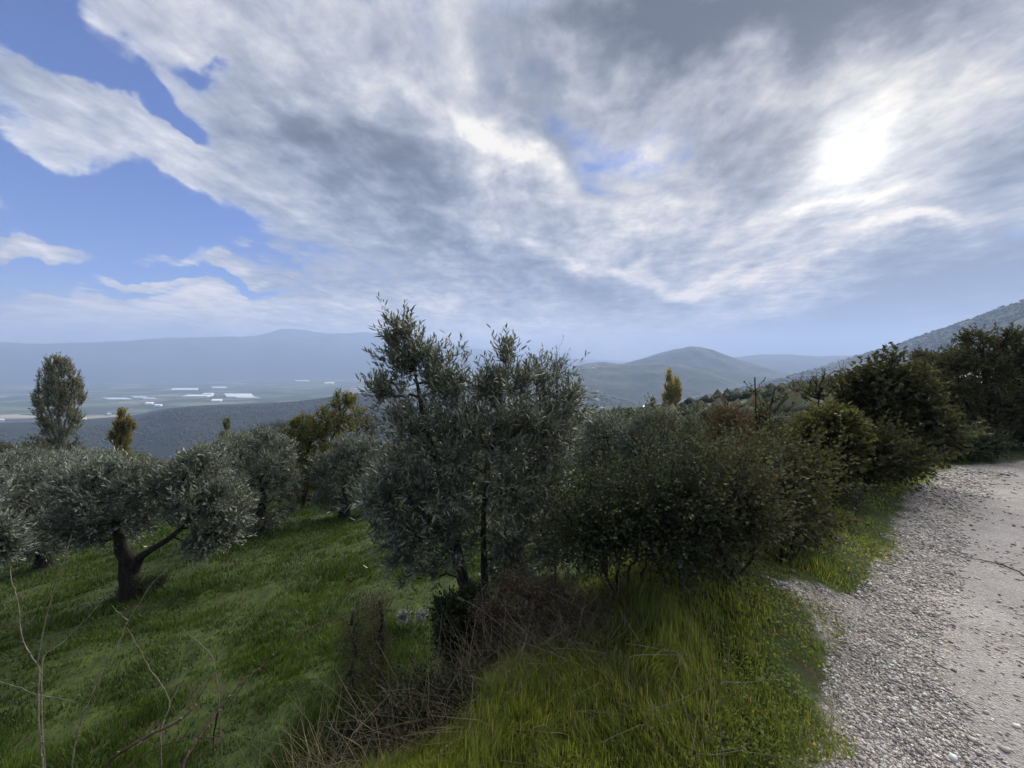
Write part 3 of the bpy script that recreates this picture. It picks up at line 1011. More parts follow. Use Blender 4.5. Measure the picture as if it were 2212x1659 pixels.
# ------------------------------------------------------------------ olives of the grove on the left
def olive_px(base_uv, trunk, items, label, seed, nodes=900, mat=None, keep=None, r0=0.20, leaf=0.092, stems_extra=(), per_twig=10, **kw):
    base = px_ground(*base_uv)
    Z = base[1]
    stems = [stem_px(Z, t, base, r, max(0.018, r * 0.22), 12, 0.015, seed + i) for i, (t, r) in enumerate([(trunk, r0)] + list(stems_extra))]
    return plant("olive_tree", base, label, "olive tree", stems, crown(Z, items, base), mat or L_OLIVE2, BARK_D, keep=keep,
                 seed=seed, nodes=nodes, bf=0.25, shell=0.40, tip_r=0.0032, twigs=4, twig_len=0.26, per_twig=per_twig, leaf=leaf, aspect=0.31,
                 up=0.45, spread=0.8, lift=0.15, tip_only=4, clump=0.45, stray=0.06, **kw)


olive_px((290, 1290), [(282, 1240), (266, 1195), (250, 1150), (235, 1090)],
         [(240, 1090, 105, 62), (180, 1060, 80, 55), (310, 1055, 75, 50), (250, 1020, 90, 32), (215, 1150, 65, 40), (300, 1125, 60, 40),
          (440, 1080, 88, 105, .2), (430, 1000, 46, 36, .2), (480, 1110, 56, 80, .2), (400, 1060, 60, 75, .2), (450, 1170, 70, 50, .2), (170, 1130, 70, 50), (240, 1150, 90, 40, .3)],
         "silvery olive tree with dark forked trunk standing on the green field", 41, 1500,
         stems_extra=[([(280, 1240), (300, 1198), (345, 1178), (388, 1150), (425, 1100)], 0.11)])
olive_px((95, 1225), [(90, 1180), (70, 1130), (60, 1080)],
         [(60, 1070, 120, 60), (100, 1030, 90, 38), (20, 1120, 90, 55), (120, 1130, 80, 55), (80, 1180, 90, 40), (-60, 1080, 90, 70)],
         "wide olive tree with low crown at the photo's left edge", 43, 1300, keep="olive_a")
olive_px((-140, 1420), [(-130, 1340), (-110, 1260), (-80, 1200)],
         [(-70, 1180, 80, 50), (-10, 1185, 55, 38, 0, .3), (-120, 1130, 90, 60), (-30, 1150, 60, 30)],
         "olive branch tip reaching into the frame at its left border", 44, 700, mat=L_OLIVE2)
olive_px((560, 1150), [(562, 1120), (570, 1080), (565, 1030)],
         [(540, 1050, 75, 70), (480, 985, 40, 36), (590, 1000, 55, 60), (520, 1105, 70, 50), (570, 960, 55, 34), (610, 1060, 45, 65), (560, 1125, 60, 30)],
         "olive tree behind the forked one, beside the yellow-green tree", 45, 1100, keep="olive_b")
olive_px((745, 1115), [(744, 1090), (740, 1060), (745, 1020)],
         [(740, 1030, 58, 60), (700, 1015, 40, 40), (790, 1000, 46, 60), (750, 975, 50, 36), (720, 1080, 50, 38), (800, 1075, 46, 45)],
         "pale olive tree half hidden behind the dark fruiting olive", 46, 1000, keep="olive_c")


# ------------------------------------------------------------------ other trees and shrubs, near ones grown one by one
def tree_px(name, cat, label, base_uv, trunk, items, mat, bark, seed, nodes=700, r0=0.1, depth=None, extra=(), keep=None, group=None, **kw):
    if depth is None:
        base = px_ground(*base_uv)
    else:
        p = at(base_uv[0], base_uv[1], depth)
        base = np.array([p[0], p[1], float(ground_z(p[0], p[1]))])
    Z = base[1]
    stems = [stem_px(Z, t, base, r, max(0.012, r * 0.2), 12, 0.012, seed + i) for i, (t, r) in enumerate([(trunk, r0)] + list(extra))]
    a = dict(bf=0.25, shell=0.42, tip_r=0.0036, twigs=4, twig_len=0.28, per_twig=10, leaf=0.054, aspect=0.55, up=0.3, spread=0.9, lift=0.1, tip_only=3, clump=0.4, stray=0.10)
    a.update(kw)
    return plant(name, base, label, cat, stems, crown(Z, items, base), mat, bark, keep=keep, group=group, seed=seed, nodes=nodes, **a)


tree_px("yellowing_tree", "tree", "yellow-green autumn tree with slim trunk at the end of the field", (655, 1092), [(655, 1050), (658, 1000), (672, 950), (690, 915)],
        [(650, 965, 44, 45), (690, 930, 60, 44), (742, 900, 52, 40), (745, 868, 30, 20), (700, 980, 55, 45), (640, 1015, 40, 40), (655, 930, 34, 30), (690, 1030, 60, 36), (640, 1050, 40, 30)], L_YEL, BARK_D, 51, 1300, 0.09, inset=0.2, leaf=0.085,
        extra=[([(665, 1040), (700, 980), (735, 910)], 0.05)], keep="yellow")
tree_px("russet_tree", "tree", "brownish tree behind and right of the yellow-green tree", (775, 1060), [(775, 1010), (772, 960), (770, 920)],
        [(775, 950, 48, 48), (800, 925, 34, 36), (755, 985, 40, 40), (770, 910, 30, 24)], L_MULB, BARK_D, 52, 600, 0.09, depth=21, keep="russet")
tree_px("dark_olive", "olive tree", "dark olive with leaning trunk just right of the fruiting olive", (1312, 1095), [(1312, 1060), (1305, 1020), (1310, 970)],
        [(1310, 965, 76, 66), (1268, 1005, 50, 52), (1350, 1000, 52, 56), (1300, 925, 52, 34), (1330, 1050, 56, 40), (1270, 1050, 40, 40)], L_OLIVE, BARK_D, 53, 900, 0.11, leaf=0.080, aspect=0.28, keep="olive_d")
tree_px("dark_olive", "olive tree", "dark olive second to the right of the fruiting olive, before the round hill", (1395, 1095), [(1395, 1060), (1392, 1010), (1400, 960)],
        [(1405, 955, 70, 62), (1440, 1000, 66, 60), (1390, 1030, 56, 50), (1420, 915, 52, 32), (1370, 960, 46, 46), (1440, 1050, 56, 40)], L_OLIVE, BARK_D, 54, 900, 0.11, leaf=0.080, aspect=0.28)
tree_px("leafy_shrub", "shrub", "dense dark green shrub below the yellowish poplar", (1500, 1130), [(1500, 1090), (1500, 1040), (1505, 980)],
        [(1500, 975, 50, 42), (1530, 1020, 62, 50), (1470, 1025, 46, 50), (1545, 950, 26, 24), (1460, 960, 22, 20), (1500, 1075, 66, 44)], L_DARK, BARK_D, 55, 1000, 0.06, depth=9.5, leaf=0.066, keep="shrub_a")
tree_px("leafy_shrub", "shrub", "dark shrub with two tall thin shoots poking above it", (1640, 1110), [(1640, 1060), (1640, 1000), (1645, 930)],
        [(1640, 945, 46, 40), (1620, 1000, 60, 52), (1665, 1005, 55, 52), (1650, 905, 26, 24), (1630, 842, 6, 34, 0, .1, .35), (1668, 862, 6, 28, 0, .1, .3), (1640, 1060, 66, 40)],
        L_DARK, BARK_D, 56, 1000, 0.06, depth=9.0, leaf=0.066, extra=[([(1640, 1000), (1634, 900), (1629, 815)], 0.02), ([(1645, 1000), (1660, 920), (1672, 838)], 0.02)])
tree_px("vine_shrub", "shrub", "shrub with bright yellow-green leaves beside the mulberry-like tree", (1775, 1085), [(1775, 1040), (1780, 1000), (1790, 950)],
        [(1760, 960, 56, 50), (1805, 930, 42, 44), (1740, 1000, 56, 44), (1810, 980, 44, 50), (1780, 1040, 60, 40)], L_VINE, BARK_D, 57, 900, 0.05, leaf=0.075, aspect=0.75, stray=0.03, inset=0.8)
tree_px("mulberry_tree", "tree", "olive-brown broadleaf tree left of the big oak-like tree", (1930, 1040), [(1928, 1000), (1915, 950), (1905, 900), (1900, 860)],
        [(1900, 830, 44, 30), (1862, 840, 30, 26), (1935, 850, 60, 40), (1890, 885, 66, 44), (1965, 890, 56, 50), (1900, 945, 84, 50), (1975, 830, 36, 22), (1928, 785, 16, 10), (1990, 945, 56, 50), (1846, 930, 40, 50), (1820, 965, 40, 44)],
        L_MULB, BARK_D, 58, 1500, 0.12, leaf=0.085, aspect=0.7, lift=-0.25, inset=0.3, shell=0.65, clump=0.3, stray=0.08, extra=[([(1935, 990), (1960, 920), (1985, 850)], 0.06), ([(1920, 980), (1880, 920), (1860, 860)], 0.05)])
tree_px("oak_tree", "tree", "big grey-green spreading tree behind the road's bend", (2150, 1010), [(2148, 960), (2140, 900), (2130, 830), (2120, 760)],
        [(2108, 742, 34, 24), (2062, 790, 40, 30), (2165, 738, 40, 24), (2120, 790, 70, 46), (2200, 780, 70, 50), (2050, 850, 56, 50), (2150, 870, 100, 60), (2250, 880, 90, 90), (2090, 935, 90, 46), (2190, 945, 90, 44), (2290, 760, 70, 50), (2020, 900, 44, 54), (2010, 960, 40, 36)],
        L_OAK, BARK_D, 59, 1800, 0.16, depth=10.3, leaf=0.080, aspect=0.6, inset=0.3, shell=0.65, clump=0.35, stray=0.06, extra=[([(2155, 960), (2190, 870), (2230, 790)], 0.09), ([(2140, 960), (2090, 880), (2060, 800)], 0.07)], keep="oak")
tree_px("undergrowth_shrub", "shrub", "brown-green low shrub at the foot of the mulberry-like tree", (1870, 1075), [(1870, 1040), (1870, 1000)],
        [(1850, 1010, 60, 40), (1910, 1005, 60, 40), (1960, 1000, 44, 34), (1880, 970, 66, 40)], L_MULB, BARK_D, 60, 800, 0.03, leaf=0.06, keep="shrub_b")
tree_px("undergrowth_shrub", "shrub", "dark low shrub under the big tree where the road bends", (2075, 1003), [(2075, 985), (2075, 960)],
        [(2060, 970, 56, 30), (2110, 965, 60, 30), (2020, 980, 40, 34)], L_DARK, BARK_D, 61, 600, 0.03, depth=9.0, leaf=0.06)

BR = [("dark bramble thicket right beside the fruiting olive's crown", (1335, 1290), (1245, 1365, 1110, 1200), 71, L_BRAM, .034, .6),
      ("tall middle bramble thicket with the deepest shade under it", (1450, 1275), (1395, 1490, 1055, 1185), 72, L_DARK, .038, .5),
      ("bramble thicket behind the bright grass mound", (1570, 1255), (1515, 1625, 1085, 1170), 73, L_OAK, .044, .55),
      ("olive-brown thicket beside the grassy nook, nearest the road", (1690, 1215), (1640, 1745, 1030, 1135), 74, L_MULB, .05, .6),
      ("leafy thicket behind the middle brambles", (1500, 1190), (1400, 1600, 1025, 1120), 75, L_OLIVE, .055, .26),
      ("low thicket below the shrub with tall shoots", (1640, 1165), (1560, 1720, 1005, 1100), 76, L_VINE, .05, .7)]
for lab, (u0, v0), (ua, ub, va, vb), sd, lm, lf, asp in BR:
    gb = np.random.default_rng(sd)
    items = [(gb.uniform(ua, ub), va + (vb - va) * gb.random() ** 0.8, gb.uniform(12, 34), gb.uniform(12, 38), gb.uniform(-.3, .6)) for _ in range(18)]
    tree_px("bramble_bush", "bush", lab, (u0, v0), [(u0, v0 - 50), (u0 - 5, v0 - 110)], items, lm, BARK_D, sd, 1000, 0.018, depth=8.0 if sd > 74 else None, wood_name="stems", leaf_name="leaves",
            extra=[([(u0 + 30, v0 - 60), (u0 + 45, v0 - 120)], 0.015), ([(u0 - 30, v0 - 60), (u0 - 50, v0 - 110)], 0.015), ([(u0 + 50, v0 - 40), (u0 + 80, v0 - 130)], 0.012)],
            group="bramble thickets along the verge", leaf=lf, aspect=asp, tip_r=0.0022, twig_len=0.34, per_twig=8, twigs=3, stray=0.3, clump=0.5, shell=0.7, inset=0.45,
            twig_wood=True, keep="bramble" if sd == 73 else None)

# leafless and nearly leafless growth
tree_px("bare_shrub", "shrub", "leafless twiggy shrub rising behind the vine-like shrub", (1760, 1000), [(1765, 950), (1768, 900), (1770, 860)],
        [(1770, 830, 56, 44), (1740, 850, 36, 34), (1815, 815, 28, 36)], L_VINE, BARK_D, 81, 260, 0.03, depth=9.5, bare=0.9, twig_wood=True, tip_r=0.004, shell=0.6, bf=0.5, clump=0)
tree_px("bare_shrub", "shrub", "greyish leafless shrub among the thickets below the yellowish poplar", (1440, 1090), [(1440, 1030), (1442, 980), (1440, 940)],
        [(1440, 930, 46, 40), (1410, 960, 30, 40), (1475, 950, 34, 44)], L_OAK, BARK_G, 84, 240, 0.02, depth=7.2, bare=0.8, twig_wood=True, tip_r=0.003, shell=0.6, bf=0.5, clump=0)
tree_px("bare_shrub", "shrub", "thin leafless shrub left of the shrub with tall shoots", (1575, 1080), [(1575, 1020), (1572, 970), (1578, 930)],
        [(1575, 915, 40, 36), (1555, 950, 30, 40), (1600, 945, 30, 40)], L_BROWN, BARK_G, 85, 240, 0.02, depth=7.4, bare=0.7, twig_wood=True, tip_r=0.003, shell=0.6, bf=0.5, clump=0)
tree_px("russet_tree", "tree", "small russet-brown tree left of the shrub with tall shoots", (1575, 1000), [(1575, 960), (1575, 920)],
        [(1575, 905, 34, 24), (1550, 920, 26, 22), (1600, 920, 26, 24)], L_BROWN, BARK_D, 86, 500, 0.05, depth=13, keep=None)
tree_px("bare_sapling", "sapling", "thin half-dead sapling with bare twigs right of the fruiting olive", (1205, 1300), [(1200, 1150), (1203, 1000), (1204, 880), (1203, 800)],
        [(1205, 800, 34, 44), (1240, 870, 32, 50), (1180, 860, 30, 60), (1215, 940, 50, 60)], L_OLIVE, BARK_D, 82, 300, 0.016, depth=4.75, bare=0.45, twig_wood=True, tip_r=0.0022,
        leaf=0.04, aspect=0.25, twig_len=0.16, per_twig=5, shell=0.6, bf=0.5, clump=0)
tree_px("verge_sapling", "sapling", "sparse little sapling standing in the grassy verge by the gravel", (1852, 1140), [(1850, 1110), (1852, 1080)],
        [(1852, 1090, 26, 30), (1845, 1070, 20, 16)], L_DARK, BARK_G, 83, 110, 0.012, bare=0.5, twig_wood=True, tip_r=0.0025, leaf=0.035, twig_len=0.12, per_twig=4, clump=0)


# ------------------------------------------------------------------ poplars
def poplar(label, u, vtop, vbot, depth, items, stems_uv, mat, seed, nodes, **kw):
    p = at(u, vbot, depth)
    base = np.array([p[0], p[1], float(ground_z(p[0], p[1]))])
    stems = [stem_px(depth, s, base, r, 0.03, 12, 0.05, seed + i) for i, (s, r) in enumerate(stems_uv)]
    a = dict(bf=0.5, shell=0.5, tip_r=0.012, twigs=3, twig_len=0.7, per_twig=9, leaf=0.16, aspect=0.75, up=1.5, spread=0.4, inset=0.8, lift=0.1, tip_only=2, clump=0.55)
    a.update(kw)
    plant("poplar_tree", base, label, "poplar", stems, crown(depth, items, base), mat, BARK_G, seed=seed, nodes=nodes, **a)


poplar("tall broad poplar with gaps between its upright limbs on the far left", 128, 755, 975, 46,
       [(126, 788, 17, 30), (143, 800, 14, 36), (109, 802, 13, 36), (161, 835, 13, 48), (95, 845, 12, 50), (173, 860, 8, 40), (83, 880, 8, 44), (119, 840, 17, 60), (140, 860, 17, 66), (128, 880, 17, 60), (161, 910, 11, 44), (99, 915, 11, 46), (114, 930, 17, 44), (138, 940, 18, 40), (128, 965, 24, 28)],
       [([(128, 950), (126, 870), (126, 780)], .22), ([(126, 960), (108, 900), (96, 800)], .12), ([(130, 960), (148, 890), (158, 800)], .14), ([(130, 970), (165, 900), (178, 840)], .1), ([(124, 970), (95, 920), (82, 850)], .1)],
       L_POP, 91, 1500, twigs=3, shell=0.6, inset=1.0, clump=0.35)
poplar("small dense yellowish poplar, second from the left edge", 264, 882, 985, 44,
       [(262, 900, 12, 20), (264, 930, 21, 34), (263, 960, 23, 32), (278, 925, 12, 30), (252, 950, 12, 30), (264, 990, 20, 26)],
       [([(264, 960), (263, 920), (262, 888)], .14)], L_POPY, 92, 800)
poplar("yellow-brown poplar standing in front of the round hill", 1452, 795, 900, 74,
       [(1446, 815, 11, 20), (1450, 840, 19, 30), (1453, 868, 20, 28), (1462, 845, 11, 34), (1440, 860, 10, 30), (1455, 893, 18, 20)],
       [([(1452, 880), (1450, 840), (1447, 802)], .2)], L_POPM, 93, 900, leaf=0.2, inset=0.4)
poplar("tip of a small poplar showing over the olives", 490, 905, 990, 40,
       [(490, 925, 10, 20), (490, 955, 14, 26)], [([(490, 970), (490, 930)], .1)], L_POP, 94, 300)


# ------------------------------------------------------------------ further trees of the grove (copies, each with its own place)
def put(key, u, vtop, depth, label, group, cat, rz, squash=1.0):
    p = at(u, 800, depth)
    z = float(ground_z(p[0], p[1]))
    top = at(u, vtop, depth)[2]
    if top - z < 0.8:
        return
    copy_plant(key, (p[0], p[1], z - 0.05), top - z, rz, label, group, cat, squash)


ORD = ["first", "second", "third", "fourth", "fifth", "sixth", "seventh", "eighth", "ninth", "tenth", "eleventh", "twelfth", "thirteenth", "fourteenth",
       "fifteenth", "sixteenth", "seventeenth", "eighteenth", "nineteenth", "twentieth"]


def nth(spots, i):
    """place of spot i in its row, counted from the left"""
    return ORD[sorted(range(len(spots)), key=lambda k: spots[k][0]).index(i)]


g2 = np.random.default_rng(77)
OLV = ["olive_a", "olive_b", "olive_c", "olive_d"]
spots = [(20, 968, 24), (75, 1000, 21), (150, 990, 26), (210, 972, 30), (300, 1005, 24), (345, 995, 30), (400, 1005, 27), (515, 938, 26), (590, 945, 30), (620, 985, 24),
         (-80, 970, 26), (-150, 1000, 20), (690, 960, 32), (850, 960, 24), (560, 975, 34), (240, 1010, 22), (440, 992, 36), (830, 1000, 20)]
for i, (u, vt, dp) in enumerate(spots):
    put(OLV[i % 4], u, vt, dp, "grey-green olive tree in the back row of the left grove, %s from the left" % nth(spots, i), "background olives of the left grove", "olive tree", g2.random() * 6.28)
spots = [(1290, 905, 22), (1350, 893, 26), (1420, 905, 30), (1500, 900, 24), (1560, 893, 20), (1600, 905, 17), (1250, 925, 18), (1470, 912, 18), (1680, 895, 15), (1720, 890, 20), (1160, 920, 20), (1080, 930, 18), (1010, 940, 20), (930, 950, 18)]
for i, (u, vt, dp) in enumerate(spots):
    put(["olive_d", "shrub_a", "olive_b"][i % 3], u, vt, dp, "dark tree in the growth right of the fruiting olive, %s from the left" % nth(spots, i), "background trees right of the olive", "tree", g2.random() * 6.28, 1.1)
spots = [(320, 970, 34), (370, 972, 32), (415, 966, 36), (455, 962, 34), (290, 978, 36), (500, 958, 36)]
for i, (u, vt, dp) in enumerate(spots):
    put("yellow", u, vt, dp, "ochre-green tree in the hedge beyond the olives, %s from the left" % nth(spots, i), "ochre hedge beyond the olives", "tree", g2.random() * 6.28, 1.3)
spots = [(560, 918, 40), (590, 908, 44), (630, 922, 42), (530, 930, 38)]
for i, (u, vt, dp) in enumerate(spots):
    put("russet", u, vt, dp, "russet far tree near the small poplar tip, %s from the left" % nth(spots, i), "russet trees beyond the olives", "tree", g2.random() * 6.28, 1.0)
spots = [(20, 948, 60), (45, 955, 55), (-40, 945, 62), (80, 962, 52)]
for i, (u, vt, dp) in enumerate(spots):
    put("oak", u, vt, dp, "dark round tree by the tall poplar, %s from the left edge" % nth(spots, i), "dark trees left of the tall poplar", "tree", g2.random() * 6.28)
spots = [(1300, 902, 90), (1340, 898, 100), (1480, 900, 85), (1510, 894, 110), (1590, 892, 90), (1620, 888, 110), (1660, 884, 95), (1700, 876, 80), (1740, 870, 95), (1780, 862, 100), (1250, 910, 80), (1430, 904, 60), (1530, 904, 60), (1570, 900, 50), (1640, 898, 45), (1700, 890, 40)]
for i, (u, vt, dp) in enumerate(spots):
    put(["oak", "shrub_a", "russet"][i % 3], u, vt, dp, "small far tree below the wooded mountainside, %s from the left" % nth(spots, i), "far trees on the right slope", "tree", g2.random() * 6.28, 1.2)
put("oak", 1410, 855, 88, "dark slender evergreen beside the white roof", None, "tree", 1.0, 0.45)
spots = [(2240, 770, 13), (2330, 720, 14), (2010, 800, 15), (2000, 742, 24)]
for i, (u, vt, dp) in enumerate(spots):
    put("oak", u, vt, dp, "grey-green tree behind the big spreading tree, %s from the left" % nth(spots, i), "trees behind the bend", "tree", g2.random() * 6.28)
spots = [(600, 1068, 17), (640, 1052, 19), (690, 1062, 18), (560, 1085, 16), (720, 1075, 17.5), (500, 1128, 14), (610, 1040, 24), (665, 1035, 24), (780, 1075, 16), (840, 1080, 15)]
for i, (u, vt, dp) in enumerate(spots):
    put("shrub_b" if i % 2 else "bramble", u, vt, dp, "dark undergrowth bush at the field's far end, %s from the left" % nth(spots, i), "undergrowth at the field's far end", "bush", g2.random() * 6.28, 1.5)
spots = [(1830, 905, 10.5), (1735, 925, 11.5), (1690, 920, 13), (1790, 900, 13.5), (1860, 960, 8.6)]
for i, (u, vt, dp) in enumerate(spots):
    put(["shrub_a", "shrub_b"][i % 2], u, vt, dp, "rough green shrub below the mulberry-like tree's left side, %s from the left" % nth(spots, i), "shrubs stepping down from the mulberry-like tree", "shrub", g2.random() * 6.28, 1.2)
spots = [(1960, 1005, 8.6), (2000, 990, 9.4), (1720, 1050, 7.0), (1620, 1020, 8.5), (1560, 1030, 8.8), (1400, 1050, 8.8), (1470, 1060, 8.0), (2150, 975, 10.0), (2200, 975, 10.4), (1800, 1035, 7.4)]
for i, (u, vt, dp) in enumerate(spots):
    put("bramble" if i % 2 else "shrub_b", u, vt, dp, "low dark shrub in the roadside thicket, %s from the left" % nth(spots, i), "low shrubs of the roadside thicket", "shrub", g2.random() * 6.28)


# ------------------------------------------------------------------ grass
def grass_material(name, stops, light, straw, trans=0.4):
    m, b = material(name)
    a = b.n('ShaderNodeAttribute')
    a.attribute_name = "rnd"
    co = b.n('ShaderNodeTexCoord').outputs['Object']
    pat = b.noise(co, 0.9, 4, 0.6)
    f = b.m('ADD', b.m('MULTIPLY', a.outputs['Fac'], 0.5), b.m('MULTIPLY', b.lin(pat, 0.3, 0.7), 0.5))
    c = b.ramp(f, stops)
    w = b.smooth(b.m('FRACT', b.m('MULTIPLY', a.outputs['Fac'], 13.7)), 0.93, 0.96)
    c = b.mix(w, c, straw)
    t = b.n('ShaderNodeBsdfTranslucent')
    b.put(t.inputs[0], b.mix(1.0, c, light, 'MULTIPLY'))
    p = principled(b, c, 0.55, 0.25)
    mx = b.n('ShaderNodeMixShader')
    mx.inputs[0].default_value = trans
    b.nt.links.new(p, mx.inputs[1])
    b.nt.links.new(t.outputs[0], mx.inputs[2])
    finish(b, mx.outputs[0])
    return m


G_VERGE = grass_material("verge_grass", [(0.1, (0.052, 0.076, 0.019)), (0.5, (0.130, 0.168, 0.038)), (0.9, (0.245, 0.268, 0.070))], (2.1, 2.0, 1.0), (0.30, 0.25, 0.13), 0.5)
G_FIELD = grass_material("field_grass", [(0.1, (0.012, 0.020, 0.004)), (0.45, (0.032, 0.060, 0.009)), (0.9, (0.088, 0.130, 0.020))], (1.5, 1.6, 1.0), (0.11, 0.09, 0.05), 0.35)
STRAW = grass_material("straw", [(0.1, (0.10, 0.080, 0.045)), (0.5, (0.18, 0.150, 0.085)), (0.9, (0.38, 0.33, 0.21))], (1.2, 1.1, 1.0), (0.35, 0.31, 0.22), 0.15)


def polar_points(g, n, r0, r1, a0=-1.06, a1=1.06, pw=0.0):
    """points whose density falls off with distance"""
    r = r0 * (r1 / r0) ** g.random(n)
    a = a0 + (a1 - a0) * g.random(n)
    return r * np.sin(a), r * np.cos(a), r


def blades(g, x, y, h, w, lean, rnd, simple=False):
    n = len(x)
    z = ground_z(x, y) - 0.01
    p = np.stack([x, y, z], -1)
    th = g.random(n) * 2 * math.pi
    cl = fbm(x * 2.3, y * 2.3, 2, 55) * 3.0
    ld = np.stack([np.cos(cl + th * 0.35), np.sin(cl + th * 0.35), np.zeros(n)], -1)
    sd = np.stack([np.cos(th), np.sin(th), np.zeros(n)], -1) * w[:, None] * 0.5
    tip = p + ld * (lean * h)[:, None] + np.array([0, 0, 1.0]) * (h * np.sqrt(np.maximum(1 - lean ** 2 * 0.7, 0.1)))[:, None]
    if simple:
        v = np.stack([p - sd, p + sd, tip], 1).reshape(-1, 3)
        t = np.arange(n * 3).reshape(-1, 3)
        return v, t, None, rnd, None
    mid = p + ld * (lean * h * 0.28)[:, None] + np.array([0, 0, 1.0]) * (h * 0.58)[:, None]
    v = np.stack([p - sd, p + sd, mid + sd * 0.8, mid - sd * 0.8, tip], 1).reshape(-1, 3)
    o = (np.arange(n) * 5)[:, None]
    q = np.array([[0, 1, 2, 3]]) + o
    t = np.array([[3, 2, 4]]) + o
    return v, t, q, rnd, rnd


TANGLE = np.array([(-1.1, 2.05), (-0.3, 2.6), (0.35, 3.05), (0.85, 3.4)])


def build_grass():
    g = np.random.default_rng(101)
    # verge: longer, lush
    B = Build()
    x, y, r = polar_points(g, 350000, 1.35, 15)
    dv = sdist(VERGE, x, y) + 0.16 * fbm(x * 2.6, y * 2.6, 3, 61)
    de = sdist(EDGE, x, y)
    tuft = fbm(x * 1.8, y * 1.8, 3, 71)
    keep = (dv > 0.02) & (de < 2.3) & (g.random(len(x)) < np.clip(0.35 + dv * 1.4 + 0.45 * tuft, 0.05, 1))
    x, y, r, dv, tuft = x[keep], y[keep], r[keep], dv[keep], tuft[keep]
    h = (0.040 + 0.115 * sstep(dv, 0.1, 0.9)) * (0.65 + 0.7 * g.random(len(x))) * (1 + 0.45 * tuft)
    tang = np.exp(-(sdist(TANGLE, x, y) / 0.36) ** 2) * (x < 1.0)
    k = g.random(len(x)) > 0.45 * tang
    x, y, r, h, tang = x[k], y[k], r[k], h[k], tang[k]
    h = h * (1 - 0.45 * tang)
    w = 0.0040 + 0.0011 * r
    ln = np.clip(0.35 + 0.3 * g.normal(size=len(x)), 0.0, 0.95)
    rn = g.random(len(x))
    h = np.maximum(h, 0.025)
    for near in (True, False):
        k = (r < 4.2) == near
        B.add(*blades(g, x[k], y[k], h[k], w[k], ln[k], rn[k], not near))
    # broad little leaves of clover and weeds in the sward
    xl, yl, rl = polar_points(g, 90000, 1.4, 10)
    dl = sdist(VERGE, xl, yl) + 0.2 * fbm(xl * 2.6, yl * 2.6, 3, 61)
    k = (dl > 0.0) & (sdist(EDGE, xl, yl) < 2.0) & (fbm(xl * 1.3, yl * 1.3, 2, 81) > -0.15)
    xl, yl, rl = xl[k], yl[k], rl[k]
    n = len(xl)
    pz = ground_z(xl, yl) + 0.01 + 0.07 * g.random(n)
    ax = np.stack([g.normal(size=n), g.normal(size=n), 0.3 + 0.3 * g.random(n)], -1)
    nr = np.stack([0.4 * g.normal(size=n), 0.4 * g.normal(size=n), np.ones(n)], -1)
    ln = 0.008 + 0.014 * g.random(n) + 0.002 * rl
    B.leaves(np.stack([xl, yl, pz], -1), ax, nr, ln, ln * 0.7, g)
    o = obj("verge_grass", B.mesh("verge_grass"), G_VERGE)
    tag(o, "lush bright green grass growing along the gravel road", "grass", kind="stuff")
    # the grove's short grass
    B = Build()
    x, y, r = polar_points(g, 430000, 2.2, 30, -1.06, 0.75)
    de = sdist(EDGE, x, y)
    tuft = fbm(x * 1.3, y * 1.3, 4, 91)
    keep = (de > 2.1) & (g.random(len(x)) < np.clip(0.8 + 0.7 * tuft, 0.22, 1))
    x, y, r, tuft = x[keep], y[keep], r[keep], tuft[keep]
    h = (0.035 + 0.045 * g.random(len(x))) * (1.1 + 0.7 * tuft) + 0.0018 * r
    B.add(*blades(g, x, y, np.maximum(h, 0.02), 0.0052 + 0.0019 * r, np.clip(0.5 + 0.3 * g.normal(size=len(x)), 0.0, 0.97), g.random(len(x)), True))
    o = obj("field_grass", B.mesh("field_grass"), G_FIELD)
    tag(o, "short patchy green grass on the olive grove's field", "grass", kind="stuff")
    # tangle of thin dry stems on the verge and bank
    B = Build()
    n = 11000
    u = 960 + 640 * g.random(n)
    vv = 1240 + 480 * g.random(n)
    cx, cy = [], []
    x = -1.3 + 3.0 * g.random(n)
    y = 1.9 + 2.6 * g.random(n)
    de = sdist(EDGE, x, y)
    k = (de > 0.4) & (de < 2.6) & (g.random(n) < 0.9 * np.exp(-(sdist(TANGLE, x, y) / 0.34) ** 2) + 0.22 * np.exp(-((x - 0.7) / 0.7) ** 2))
    x, y = x[k], y[k]
    n = len(x)
    z = ground_z(x, y)
    L = 0.15 + 0.45 * g.random(n) ** 2
    d = unit(np.stack([g.normal(size=n) * 0.8 - 0.25, g.normal(size=n) * 0.8, 0.35 + 0.7 * g.random(n)], -1))
    a = np.stack([x, y, z], -1)
    mid = a + d * (L * 0.6)[:, None]
    d2 = unit(d + np.stack([g.normal(size=n) * 0.35, g.normal(size=n) * 0.35, -0.35 * g.random(n)], -1))
    w = 0.0009 + 0.0011 * g.random(n)
    B.segments(a, mid, w, w * 0.9, 3)
    B.segments(mid, mid + d2 * (L * 0.5)[:, None], w * 0.9, w * 0.4, 3)
    B.fq = [np.tile(np.repeat(g.random(n), 3), 1), np.repeat(g.random(n), 3)]
    o = obj("dry_grass", B.mesh("dry_grass"), STRAW)
    tag(o, "tangle of thin brown dry grass stems on the verge", "dry grass", kind="stuff")


build_grass()


